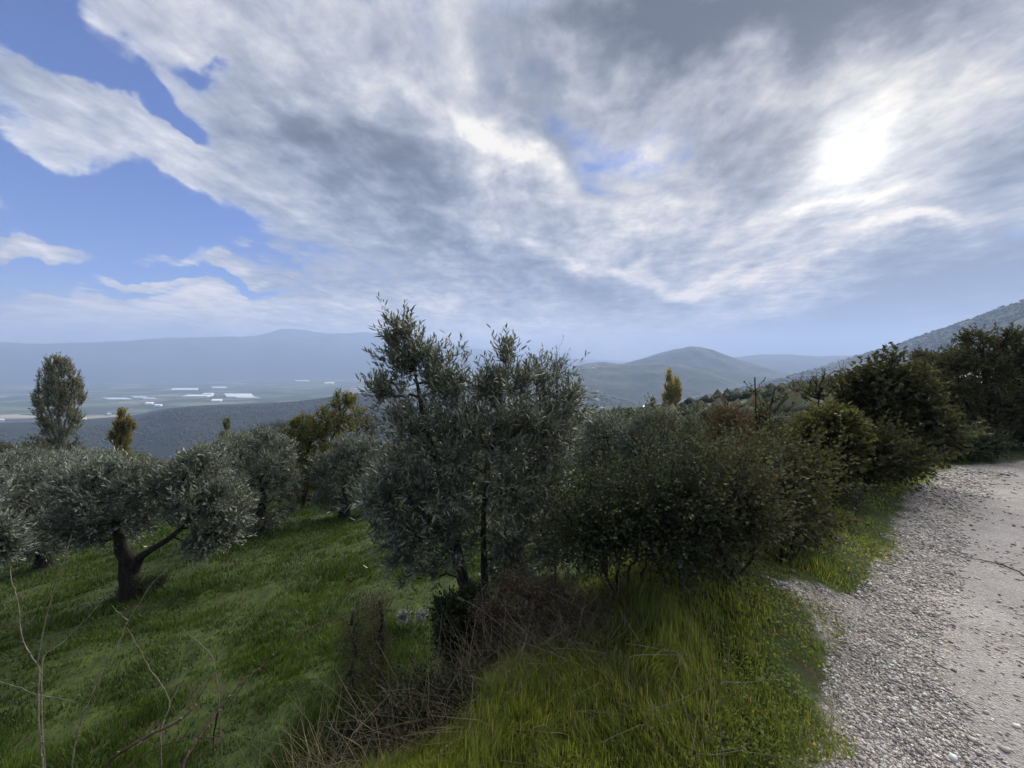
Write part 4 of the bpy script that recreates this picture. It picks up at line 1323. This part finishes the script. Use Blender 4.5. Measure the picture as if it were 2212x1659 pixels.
# ------------------------------------------------------------------ gravel
def stone_material(name):
    m, b = material(name)
    a = b.n('ShaderNodeAttribute')
    a.attribute_name = "rnd"
    oi = b.n('ShaderNodeObjectInfo').outputs['Random']
    co = b.n('ShaderNodeTexCoord').outputs['Object']
    f = b.m('FRACT', b.m('ADD', a.outputs['Fac'], oi))
    c = b.ramp(f, [(0.0, (0.119, 0.104, 0.099)), (0.12, (0.258, 0.230, 0.209)), (0.45, (0.417, 0.375, 0.335)), (0.65, (0.496, 0.439, 0.387)), (0.85, (0.595, 0.574, 0.523)), (1.0, (0.754, 0.753, 0.701))])
    n1 = b.noise(co, 90, 4, 0.6)
    c = b.vm('SCALE', c, scale=b.lin(n1, 0.3, 0.7, 0.8, 1.15))
    finish(b, principled(b, c, 0.85, 0.25))
    return m


M_STONE = stone_material("gravel_stone")


def build_gravel():
    g = np.random.default_rng(202)
    x, y, r = polar_points(g, 150000, 1.6, 13, 0.25, 1.1)
    dv = sdist(VERGE, x, y) + 0.12 * fbm(x * 2.6, y * 2.6, 3, 61)
    de = sdist(EDGE, x, y)
    wob = de + 0.2 * fbm(x * 0.9, y * 0.9, 3, 65)
    loose = np.clip(1.0 - 0.985 * sstep(-wob, 0.36, 0.66) * (1 - sstep(-wob, 2.3, 2.7)), 0.10, 1)
    patch = np.clip(0.55 + 0.8 * fbm(x * 1.2, y * 1.2, 3, 67), 0.05, 1)
    k = (dv < 0.10) & (de > -ROAD_W) & (g.random(len(x)) < loose * patch * np.clip(0.9 - dv * 2, 0.15, 1))
    x, y, r, n = x[k], y[k], r[k], int(k.sum())
    s = 0.0030 + 0.0042 * g.random(n) ** 2 + 0.0016 * r * (0.4 + g.random(n) ** 2)
    V = np.array([(1, 0, 0), (0, 1, 0), (-1, 0, 0), (0, -1, 0), (0, 0, 1), (0, 0, -1)], float)
    V = V[None] * (0.65 + 0.7 * g.random((n, 6, 1))) + 0.18 * g.normal(size=(n, 6, 3))
    th = g.random(n) * 6.28
    c, sn = np.cos(th), np.sin(th)
    V = V * np.stack([1 + 0.5 * g.random(n), 0.8 + 0.3 * g.random(n), 0.5 + 0.25 * g.random(n)], -1)[:, None]
    V = np.stack([V[..., 0] * c[:, None] - V[..., 1] * sn[:, None], V[..., 0] * sn[:, None] + V[..., 1] * c[:, None], V[..., 2]], -1)
    V = V * s[:, None, None] + np.stack([x, y, ground_z(x, y) + s * 0.25], -1)[:, None]
    F = np.array([(0, 1, 4), (1, 2, 4), (2, 3, 4), (3, 0, 4), (1, 0, 5), (2, 1, 5), (3, 2, 5), (0, 3, 5)])
    t = (F[None] + (np.arange(n) * 6)[:, None, None]).reshape(-1, 3)
    me = mesh_from("gravel", V.reshape(-1, 3), t, face_attrs={"rnd": np.repeat(g.random(n), 8)})
    tag(obj("gravel", me, M_STONE), "loose pale gravel strewn over the road", "gravel", kind="stuff")
    # the larger loose stones, one by one
    kinds = []
    for j in range(5):
        bm = Build()
        ph = (1 + 5 ** 0.5) / 2
        iv = unit(np.array([(-1, ph, 0), (1, ph, 0), (-1, -ph, 0), (1, -ph, 0), (0, -1, ph), (0, 1, ph), (0, -1, -ph), (0, 1, -ph), (ph, 0, -1), (ph, 0, 1), (-ph, 0, -1), (-ph, 0, 1)]))
        fi = [(0, 11, 5), (0, 5, 1), (0, 1, 7), (0, 7, 10), (0, 10, 11), (1, 5, 9), (5, 11, 4), (11, 10, 2), (10, 7, 6), (7, 1, 8), (3, 9, 4), (3, 4, 2), (3, 2, 6), (3, 6, 8), (3, 8, 9), (4, 9, 5), (2, 4, 11), (6, 2, 10), (8, 6, 7), (9, 8, 1)]
        iv = iv * (0.75 + 0.5 * g.random((12, 1))) * np.array([1.25, 0.9, 0.6])
        bm.add(iv, t=fi, ft=np.zeros(20))
        me = bm.mesh("stone")
        me.materials.append(M_STONE)
        kinds.append(me)
    spots = [(1830, 1595, .020), (1868, 1550, .026), (1885, 1505, .020), (1905, 1625, .026), (1935, 1470, .018), (1950, 1560, .024), (1985, 1625, .030), (2010, 1590, .022), (2030, 1530, .024), (2060, 1640, .030),
             (2100, 1600, .026), (2130, 1540, .022), (2170, 1620, .028), (2195, 1570, .024), (1960, 1430, .022), (2000, 1400, .024), (1900, 1395, .020), (2060, 1450, .020), (1880, 1345, .018), (1960, 1340, .022),
             (2040, 1350, .018), (2120, 1450, .020), (1820, 1310, .018), (1990, 1290, .020), (1975, 1210, .020), (2015, 1240, .018), (1990, 1160, .022), (2150, 1500, .018), (1930, 1600, .018), (1860, 1640, .022)]

    def ROWS(q):
        return 0 if q[1] < 1320 else 1 if q[1] < 1460 else 2 if q[1] < 1580 else 3
    for i, (u, v, s) in enumerate(spots):
        p = px_ground(u, v)
        q0 = s
        o = obj("stone", kinds[i % 5], None, None, (p[0], p[1], p[2] + s * 0.25))
        s *= 0.8
        o.scale = (s, s, s)
        o.rotation_euler = (0, 0, g.random() * 6.28)
        tag(o, "larger loose stone on the gravel road, %s from the left in its %s row" % (nth([q for q in spots if ROWS(q) == ROWS((u, v))], [q for q in spots if ROWS(q) == ROWS((u, v))].index((u, v, q0))), ("far", "middle", "near", "front")[ROWS((u, v))]), "stone", "larger loose stones on the road")
    # dark stick on the road
    B = Build()
    pts = [px_ground(u, v) + np.array([0, 0, 0.012]) for u, v in ((2085, 1203), (2120, 1212), (2150, 1218), (2185, 1232), (2230, 1250))]
    B.tube(bend(pts, 14, 3, 0.006), np.linspace(0.003, 0.007, 14), 6)
    B.tube(bend([pts[2], px_ground(2200, 1222) + np.array([0, 0, 0.03])], 6, 4, 0.004), np.linspace(0.004, 0.002, 6), 5)
    tag(obj("fallen_stick", B.mesh("fallen_stick", True), BARK_D), "thin dark stick lying across the gravel road", "stick")


build_gravel()


# ------------------------------------------------------------------ dry canes, weeds and straws in front
CANE_G = bark_material("pale_cane", (0.085, 0.078, 0.052), (0.22, 0.195, 0.145), 40)
CANE_R = bark_material("red_cane", (0.035, 0.02, 0.018), (0.11, 0.07, 0.055), 40)
L_DRY = leaf_material("dry_brown_leaf", (0.125, 0.094, 0.066), (0.17, 0.13, 0.095), (0.10, 0.07, 0.04), 0.5, 0.7, 0.15, 0.15)
L_GREY = leaf_material("grey_weed_leaf", (0.20, 0.20, 0.19), (0.26, 0.26, 0.25), (0.1, 0.1, 0.08), 0.3, 0.7, 0.2, 0.2)


def to_ground(p, dx=0.0, dy=0.0):
    return np.array([p[0] + dx, p[1] + dy, float(ground_z(p[0] + dx, p[1] + dy)) - 0.03])


_b = Build()
_b.tube([(0, 0, -0.002), (0, 0, 0.003), (0.001, 0, 0.009), (0.002, 0, 0.017)], [0.0045, 0.006, 0.005, 0.0012], 6, 1, 0.1)
BUD = _b.mesh("bud", True)


def cane(name, cat, label, main, depth, r0, r1, mat, sides=(), root=True, group=None, tilt=0.25, buds=True, seed=0):
    """traced stem with side shoots and swollen nodes; its foot goes down to the ground"""
    g = np.random.default_rng(seed + 900)
    n = len(main)
    P = [at(u, v, depth + tilt * (i / max(1, n - 1) - 0.3)) for i, (u, v) in enumerate(main)]
    if root:
        P = [to_ground(P[0], 0.05, -0.05)] + P
    base = P[0].copy()
    o = empty(name, base)
    tag(o, label, cat, group)
    pts = bend(P, max(14, 4 * len(P)), seed, 0.0015 if buds else 0.0004) - base
    B = Build()
    rad = np.linspace(r0, r1 * 0.7, len(pts)) * (0.85 if buds else 1.0)
    B.tube(pts, rad, 6, seed, 0.08)
    obj("stem", B.mesh(name + "_stem", True), mat, o)
    for j, (line, rr) in enumerate(sides):
        q = [at(u, v, depth + tilt * 0.2) - base for u, v in line]
        i0 = int(np.argmin(((pts - q[0]) ** 2).sum(1)))
        q[0] = pts[i0]
        S = Build()
        S.tube(bend(q, 8, seed + j, 0.002), np.linspace(rr, rr * 0.5, 8), 5)
        obj("side_shoot", S.mesh(name + "_shoot", True), mat, o)
    if buds:
        k = np.arange(4, len(pts) - 1, 3)
        for kk in k:
            d = unit(g.normal(size=3) + np.array([0, 0, 0.8]))
            f = obj("bud", BUD, mat, o, pts[kk])
            f.rotation_euler = (math.acos(max(-1, min(1, d[2]))), 0, math.atan2(d[1], d[0]) + math.pi / 2)
            f.scale = (min(1.0, rad[kk] / 0.005),) * 3
    return o


def px_cane(s):
    return [tuple(float(q) for q in t.split(",")) for t in s.split()]


GC = "bare canes at the lower left"
cane("bramble_cane", "bare cane", "pale knotted cane rising nearly straight up at the lower left corner", px_cane("94,1659 91,1624 84,1562 82,1499 87,1451 80,1433 52,1395 43,1354 40,1298 24,1256 23,1222"), 2.0, .0055, .003, CANE_G,
     [(px_cane("80,1433 89,1361 108,1305 120,1256 132,1222 149,1190 154,1156"), .0038), (px_cane("52,1395 20,1418 -10,1436"), .0028), (px_cane("83,1500 130,1508 163,1517"), .003), (px_cane("83,1496 40,1484 -5,1470"), .003)], group=GC, seed=1)
cane("bramble_cane", "bare cane", "long slanting pale cane whose tip crosses before the forked olive's trunk", px_cane("149,1659 177,1552 208,1475 226,1440 257,1392 274,1343 306,1295 333,1253 375,1218 408,1177"), 2.1, .0050, .0025, CANE_G,
     [(px_cane("257,1392 275,1388 290,1384"), .0025), (px_cane("274,1343 255,1322 240,1308"), .003)], group=GC, seed=2)
cane("bramble_cane", "bare cane", "short cane branching right with its tip before the field, beside the knotted cane", px_cane("88,1500 90,1416 132,1392 149,1374 194,1329 222,1295 255,1270"), 2.05, .0042, .002, CANE_G,
     [(px_cane("149,1376 168,1370 184,1359"), .0022)], group=GC, seed=3)
cane("bramble_cane", "bare cane", "zigzag cane dropping from the slanting cane to the dark thick one", px_cane("345,1590 352,1560 371,1517 347,1475 323,1447 312,1420 288,1378 274,1357"), 2.1, .0045, .002, CANE_G, [(px_cane("371,1517 395,1470 412,1440"), .002)], group=GC, seed=4)
cane("bramble_cane", "bare cane", "lone thin cane tip pointing up left over the middle of the field", px_cane("475,1560 470,1470 462,1418 434,1392 413,1375 392,1354"), 2.3, .004, .0022, CANE_G, (), group=GC, seed=5)
cane("bramble_cane", "bare cane", "thick dark red cane rising from the bottom edge to a pale tip", px_cane("208,1659 295,1604 333,1583 382,1562 417,1531 424,1517 444,1482 462,1451"), 1.9, .011, .003, CANE_R,
     [(px_cane("271,1642 312,1624 361,1600 427,1597 480,1590"), .004)], group=GC, seed=6)
cane("arching_cane", "bare cane", "long dark cane arching from the bottom edge towards the fruiting olive", px_cane("389,1659 417,1611 448,1569 479,1524 521,1475 566,1440 611,1395 677,1354 740,1326 795,1308 822,1330"), 2.2, .009, .0035, CANE_R,
     [(px_cane("448,1569 460,1590 462,1640"), .006), (px_cane("566,1440 580,1455 584,1470"), .003), (px_cane("521,1475 512,1500 505,1510"), .003)], tilt=0.9, seed=7)
cane("bramble_cane", "bare cane", "pale cane lying across the dark tangle left of the verge", px_cane("920,1522 880,1507 850,1495 820,1483 812,1480"), 2.6, .005, .003, CANE_G, [(px_cane("862,1500 862,1488 861,1478"), .003)], root=True, seed=8, tilt=0.1)
cane("bramble_cane", "bare cane", "curved pale cane hooking up at the bottom centre", px_cane("962,1560 970,1535 980,1510 995,1485 1015,1465 1025,1460"), 2.6, .005, .0035, CANE_G, (), seed=9, tilt=0.1)
cane("reed_stem", "reed", "tall thin upright reed crossing the olive's trunk", px_cane("1062,1440 1055,1395 1045,1330 1040,1270 1036,1200"), 3.0, .005, .002, CANE_G, (), seed=10, buds=False, tilt=0)
cane("reed_stem", "reed", "thin straight reed rising behind the verge to a hooked tip", px_cane("1346,1308 1346,1270 1350,1220 1350,1195 1342,1185"), 3.6, .0035, .002, CANE_G, (), seed=11, buds=False, tilt=0)
STR = [("long straw slanting down from the olive's trunk over the brown tangle", "1130,1390 1075,1345 1030,1310 990,1290", 2.9), ("straw running from the brown tangle right towards the grass", "1310,1338 1255,1315 1200,1285 1160,1265", 3.0),
       ("bright straw lying level across the grass", "1350,1418 1400,1414 1450,1415 1500,1417", 2.4), ("bright short straw above the level one, broken end up", "1470,1408 1435,1405 1390,1395 1350,1390", 2.5),
       ("curved bright straw bowing over the lower grass", "1388,1537 1430,1527 1480,1508 1525,1480 1545,1465", 2.1), ("straw leaning steeply at the bottom centre", "1490,1659 1450,1585 1415,1528 1395,1500", 2.0),
       ("pale bent stalk standing at the bottom edge", "1500,1659 1515,1620 1522,1590", 1.9), ("upright stalk next to the bent one at the bottom edge", "1555,1659 1558,1610 1555,1560", 1.9),
       ("faint straw sagging over the right grass", "1545,1470 1600,1476 1650,1470 1700,1455 1730,1443", 2.3), ("thin straw sticking up from the mound", "1492,1395 1490,1360 1492,1330", 2.9),
       ("long low straw below the brown tangle", "1420,1440 1330,1415 1250,1402 1180,1400", 2.6), ("straw leaning left over the dark hollow", "1440,1320 1400,1285 1375,1262", 3.2),
       ("short upright straw stub beside the brown tangle", "1272,1370 1275,1345 1282,1325", 2.9), ("straw crossing the dry tangle low down", "1290,1465 1230,1430 1180,1405 1120,1385", 2.6)]
for i, (lab, ln, dp) in enumerate(STR):
    cane("straw_stalk", "straw", lab, px_cane(ln), dp, .0030, .0022, CANE_G, (), group="pale straws on the verge", seed=20 + i, buds=False, tilt=0.0)

tree_px("dry_weed", "dry weed", "dark feathery dry weed, the left of the two beside the arching cane", (770, 1560), [(768, 1450), (765, 1380), (763, 1330)], [(765, 1390, 44, 70, 0, .14), (765, 1480, 50, 60, 0, .14), (790, 1330, 34, 36, 0, .12)],
        L_DRY, BARK_D, 301, 420, 0.0025, depth=2.9, bare=0.35, twig_wood=True, tip_r=0.0007, bf=0.8, leaf=0.016, aspect=0.3, twig_len=0.12, per_twig=5, up=1.2, clump=0, inset=0.1, wood_name="stems", leaf_name="leaves")
tree_px("dry_weed", "dry weed", "dark feathery dry weed under the arching cane's tip", (820, 1560), [(822, 1460), (824, 1380), (822, 1300)], [(822, 1330, 26, 50, 0, .1), (820, 1430, 40, 80, 0, .14), (840, 1500, 44, 50, 0, .14)],
        L_DRY, BARK_D, 302, 420, 0.0025, depth=3.0, bare=0.35, twig_wood=True, tip_r=0.0007, bf=0.8, leaf=0.016, aspect=0.3, twig_len=0.12, per_twig=5, up=1.2, clump=0, inset=0.1, wood_name="stems", leaf_name="leaves")
tree_px("dry_thorn_shrub", "shrub", "brown dry thorny shrub piled against the fruiting olive's foot", (1150, 1440), [(1150, 1390), (1150, 1340)], [(1140, 1335, 90, 70, 0, .3), (1205, 1365, 76, 60, 0, .3), (1090, 1400, 74, 54, 0, .25), (1180, 1285, 70, 50, 0, .2), (1110, 1275, 56, 50), (1235, 1320, 46, 66), (1060, 1330, 50, 60)],
        L_DRY, CANE_R, 303, 1500, 0.008, depth=3.2, bare=0.25, twig_wood=True, tip_r=0.0014, leaf=0.022, aspect=0.4, twig_len=0.14, per_twig=5, up=0.2, spread=1.2, wood_name="stems", leaf_name="seed_heads")
tree_px("ivy_bush", "bush", "dark small-leaved bush left of the fruiting olive's foot", (1000, 1450), [(1000, 1410), (1000, 1370)], [(985, 1370, 50, 60, 0, .25), (1015, 1420, 56, 44, 0, .25), (965, 1325, 34, 34, 0, .15), (1050, 1370, 44, 60, .1, .25), (1030, 1310, 36, 40, .1, .2)],
        L_BRAM, BARK_D, 304, 900, 0.012, depth=3.5, leaf=0.032, aspect=0.7, twig_len=0.12, per_twig=8, tip_r=0.002, wood_name="stems", leaf_name="leaves")
tree_px("bramble_tangle", "bramble", "low dark bramble tangle at the bottom centre below the olive", (940, 1600), [(940, 1560), (930, 1520)], [(900, 1530, 90, 44, 0, .3), (980, 1510, 70, 44, 0, .3), (850, 1580, 80, 40, 0, .25), (1040, 1470, 50, 34, .2, .2), (760, 1600, 70, 36, .1, .25)],
        L_BRAM, CANE_R, 305, 1100, 0.008, depth=2.5, bare=0.3, twig_wood=True, leaf=0.026, aspect=0.6, twig_len=0.13, per_twig=5, tip_r=0.0014, wood_name="stems", leaf_name="leaves")
tree_px("grey_weed", "weed", "small pale grey-leaved weed in the grass left of the olive", (878, 1360), [(878, 1345)], [(872, 1335, 14, 16, 0, .08), (910, 1332, 18, 10, 0, .08)], L_GREY, CANE_G, 306, 60, 0.003, leaf=0.04, aspect=0.35, twig_len=0.07, per_twig=4, tip_r=0.0012, wood_name="stems", leaf_name="leaves")
tree_px("dry_weed", "dry weed", "short dark weed growing round the forked olive's trunk foot", (320, 1285), [(320, 1268), (322, 1255)], [(325, 1262, 40, 16, 0, .3), (270, 1290, 36, 12, 0, .3)], L_BRAM, BARK_D, 307, 260, 0.006, leaf=0.04, aspect=0.4, twig_len=0.15, per_twig=6, tip_r=0.0015, wood_name="stems", leaf_name="leaves")


# ------------------------------------------------------------------ woods on the far slopes
def woods(name, label, grid, n, size, mat, seed, jmin=0.05, jmax=0.98, zoff=0.12, flat=0.6):
    X, Y, Z = grid
    g = np.random.default_rng(seed)
    nu, ns = X.shape
    i = g.random(n) * (nu - 1.01)
    j = (jmin + (jmax - jmin) * g.random(n)) * (ns * 2 / 3)
    j = np.minimum(j, ns - 1.01)
    i0, j0 = i.astype(int), j.astype(int)
    fi, fj = i - i0, j - j0

    def lerp(A):
        return (A[i0, j0] * (1 - fi) + A[i0 + 1, j0] * fi) * (1 - fj) + (A[i0, j0 + 1] * (1 - fi) + A[i0 + 1, j0 + 1] * fi) * fj
    c = np.stack([lerp(X), lerp(Y), lerp(Z)], -1)
    if name == 'hillside_scrub':
        c = c[sdist(EDGE, c[:, 0], c[:, 1]) > 8]
        n = len(c)
    k = fbm(c[:, 0] / (size * 14), c[:, 1] / (size * 14), 3, seed) + 0.25 > g.normal(size=n) * 0.3
    c = c[k]
    n = len(c)
    s = size * (0.55 + 0.8 * g.random(n))
    iv = np.array([(1, 0, 0), (0, 1, 0), (-1, 0, 0), (0, -1, 0), (0, 0, 1), (0, 0, -1)], float)
    fi_ = np.array([(0, 1, 4), (1, 2, 4), (2, 3, 4), (3, 0, 4), (1, 0, 5), (2, 1, 5), (3, 2, 5), (0, 3, 5)])
    V = iv[None] * (0.6 + 0.75 * g.random((n, 6, 1))) * np.array([1, 1, flat]) + 0.2 * g.normal(size=(n, 6, 3)) * np.array([1, 1, flat])
    V = V * s[:, None, None] + (c + np.array([0, 0, 1]) * (s * zoff)[:, None])[:, None]
    t = (fi_[None] + (np.arange(n) * 6)[:, None, None]).reshape(-1, 3)
    me = mesh_from(name, V.reshape(-1, 3), t, face_attrs={"rnd": np.repeat(g.random(n), 8)})
    tag(obj(name, me, mat), label, "wood", kind="stuff")


L_WOOD = leaf_material("far_wood", (0.028, 0.036, 0.019), (0.028, 0.036, 0.019), (0.03, 0.035, 0.012), 0.35, 0.8, 0.1, 0.1, (0.06, 0.05, 0.022), 0.18)
woods("spur_woods", "low dark scrub and olive trees covering the long spur", SPUR_G, 26000, 3.8, L_WOOD, 401)
woods("mountainside_woods", "forest covering the mountainside rising on the right", SLOPE_G, 20000, 7.5, L_WOOD, 402)
woods("foothill_woods", "trees covering the foothill below the mountainside", FOOT_G, 16000, 4.6, L_WOOD, 403)


def scrub():
    """dense scrub on the nearer slopes, beyond the trees one can tell apart"""
    az = np.linspace(-1.06, 1.06, 300)
    rr = np.linspace(38, 258, 150)
    A, R = np.meshgrid(az, rr, indexing='ij')
    X, Y = R * np.sin(A), R * np.cos(A)
    Z = ground_z(X, Y)
    woods("hillside_scrub", "dark scrub covering the slope between the grove and the far hills", (X, Y, Z), 10000, 1.7, L_WOOD, 404, 0.0, 1.49, 0.3, 0.9)


scrub()


# ------------------------------------------------------------------ greenhouses on the plain
def plastic(name):
    m, b = material(name)
    co = b.n('ShaderNodeTexCoord').outputs['Object']
    n1 = b.noise(co, 0.05, 4, 0.6)
    c = b.ramp(n1, [(0.3, (0.68, 0.70, 0.70)), (0.7, (0.82, 0.83, 0.82))])
    finish(b, principled(b, c, 0.35, 0.5))
    return m


M_PLASTIC = plastic("greenhouse_plastic")
M_FRAME = plastic("greenhouse_wall")


def on_plain(u, v, z=PLAIN_Z + 3):
    d = ray(u, v)
    t = (z - CAM_H) / d[2]
    return np.array([d[0] * t, d[1] * t, z])


def greenhouse(u0, u1, v0, v1, skew, label):
    A, B_, C, D_ = on_plain(u0, v1), on_plain(u1, v1), on_plain(u1 + skew, v0), on_plain(u0 + skew, v0)
    base = (A + B_ + C + D_) / 4
    o = empty("greenhouse", base)
    tag(o, label, "greenhouse", "white greenhouses on the plain")
    A, B_, C, D_ = A - base, B_ - base, C - base, D_ - base
    h = 3.0
    spans = 10
    seg = 4
    n = spans * seg + 1
    s = np.linspace(0, 1, n)
    arch = h + 1.8 * np.abs(np.sin(s * spans * math.pi))
    front = A[None] * (1 - s[:, None]) + B_[None] * s[:, None]
    back = D_[None] * (1 - s[:, None]) + C[None] * s[:, None]
    front[:, 2], back[:, 2] = arch, arch
    R = np.stack([front, back], 0)
    obj("roof", grid_mesh("greenhouse_roof", R[..., 0], R[..., 1], R[..., 2], smooth=False), M_PLASTIC, o)
    W = Build()
    for line in (front, back):
        lo = line.copy()
        lo[:, 2] = -4
        v = np.concatenate([lo, line])
        i = np.arange(n - 1)
        W.add(v, q=np.stack([i, i + 1, i + 1 + n, i + n], -1))
    for a, b_ in ((A, D_), (B_, C)):
        W.add([(a[0], a[1], -4), (b_[0], b_[1], -4), (b_[0], b_[1], h), (a[0], a[1], h)], q=[(0, 1, 2, 3)])
    obj("wall", W.mesh("greenhouse_wall"), M_FRAME, o)


GH = [(368, 425, 839.3, 843, 4, "long white greenhouse block far out, farthest left of the upper row"), (460, 491, 835.8, 838.6, -4, "small white greenhouse high on the plain right of the long block"),
      (392, 448, 853.6, 856.8, 14, "thin white greenhouse strip left of the largest block"), (436, 457, 850, 851.8, 6, "tiny white greenhouse just above the thin strip"),
      (490, 549, 851.2, 858, -6, "largest white greenhouse block in the middle of the plain"), (517, 564, 857.6, 860.2, -14, "white greenhouse strip under the largest block"),
      (455, 477, 863.4, 866.8, 4, "small white greenhouse below and left of the largest block"), (236, 288, 860.2, 863.6, -16, "broken white greenhouse row right of the tall poplar"),
      (292, 321, 857.2, 859.8, -8, "short white greenhouse between the broken row and the thin strip"), (311, 340, 860.4, 862.6, -6, "short lower white greenhouse beside the broken row"),
      (312, 328, 870.2, 873, 5, "dim small white greenhouse over the small poplar"), (332, 347, 875, 876.8, 4, "tiny dim greenhouse right above the small poplar"),
      (149, 187, 905, 908.6, 0, "bright greenhouse at the plain's near edge showing right of the tall poplar"), (108, 126, 907, 913, 0, "bright greenhouse seen through the tall poplar's limbs"),
      (640, 670, 821.6, 823.6, -3, "faint far greenhouse left of the fruiting olive"), (700, 720, 826, 828.4, 3, "faint far greenhouse nearest the fruiting olive"),
      (-6, 10, 907, 909.6, 0, "greenhouse cut by the left edge of the view"), (231, 240, 894, 895.8, 0, "tiny white shed on the plain between the two left poplars")]
for q in GH:
    greenhouse(*q)


# ------------------------------------------------------------------ two small farm buildings
def flat_mat(name, col, rough=0.7, spec=0.3, sc=3.0):
    m, b = material(name)
    co = b.n('ShaderNodeTexCoord').outputs['Object']
    v = b.lin(b.noise(co, sc, 5, 0.6), 0.3, 0.7, 0.85, 1.1)
    finish(b, principled(b, b.vm('SCALE', col, scale=v), rough, spec))
    return m


M_WALLW = flat_mat("white_wall", (0.72, 0.71, 0.68))
M_SHEET = flat_mat("sheet_roof", (0.75, 0.76, 0.77), 0.3, 0.5)
M_DARKW = flat_mat("dark_opening", (0.03, 0.03, 0.035), 0.2, 0.5)


def box(B, x0, x1, y0, y1, z0, z1):
    v = [(x, y, z) for z in (z0, z1) for y in (y0, y1) for x in (x0, x1)]
    B.add(v, q=[(0, 2, 3, 1), (4, 5, 7, 6), (0, 1, 5, 4), (2, 6, 7, 3), (0, 4, 6, 2), (1, 3, 7, 5)])


def farm_house(u, v_ridge, depth, w, label, rz, roof_h=0.9, wall_h=2.6, dep=4.0):
    p = at(u, v_ridge, depth)
    top = p[2]
    base = np.array([p[0], p[1], top - roof_h - wall_h])
    o = empty("farm_house", base, rz)
    tag(o, label, "house")
    W = Build()
    box(W, -w / 2, w / 2, -dep / 2, dep / 2, -6.0, wall_h)
    W.add([(-w / 2, -dep / 2, wall_h), (-w / 2, dep / 2, wall_h), (-w / 2, 0, wall_h + roof_h - .05)], t=[(0, 1, 2)])
    W.add([(w / 2, -dep / 2, wall_h), (w / 2, dep / 2, wall_h), (w / 2, 0, wall_h + roof_h - .05)], t=[(0, 1, 2)])
    obj("wall", W.mesh("house_wall"), M_WALLW, o)
    R = Build()
    e, t = 0.35, 0.08
    for s in (-1, 1):
        a = [(-w / 2 - e, s * (dep / 2 + e), wall_h - 0.15), (w / 2 + e, s * (dep / 2 + e), wall_h - 0.15), (w / 2 + e, 0, wall_h + roof_h), (-w / 2 - e, 0, wall_h + roof_h)]
        b_ = [(x, y, z + t) for x, y, z in a]
        R.add(a + b_, q=[(0, 1, 2, 3), (4, 5, 6, 7), (0, 1, 5, 4), (2, 3, 7, 6), (0, 3, 7, 4), (1, 2, 6, 5)])
    obj("roof", R.mesh("house_roof"), M_SHEET, o)
    n = 2 if w < 4 else 4
    for i in range(n):
        x = -w / 2 + w * (i + 0.5) / n
        F = Build()
        box(F, x - 0.45, x + 0.45, -dep / 2 - 0.03, -dep / 2 + 0.02, 0.9, 2.0)
        obj("window", F.mesh("house_window"), M_DARKW, o)


farm_house(1406, 876.5, 150, 6.6, "long white-roofed farm building beside the yellow-brown poplar", 0.15)
farm_house(1553, 876.5, 150, 2.8, "small white hut among the trees right of the yellow-brown poplar", 0.1)
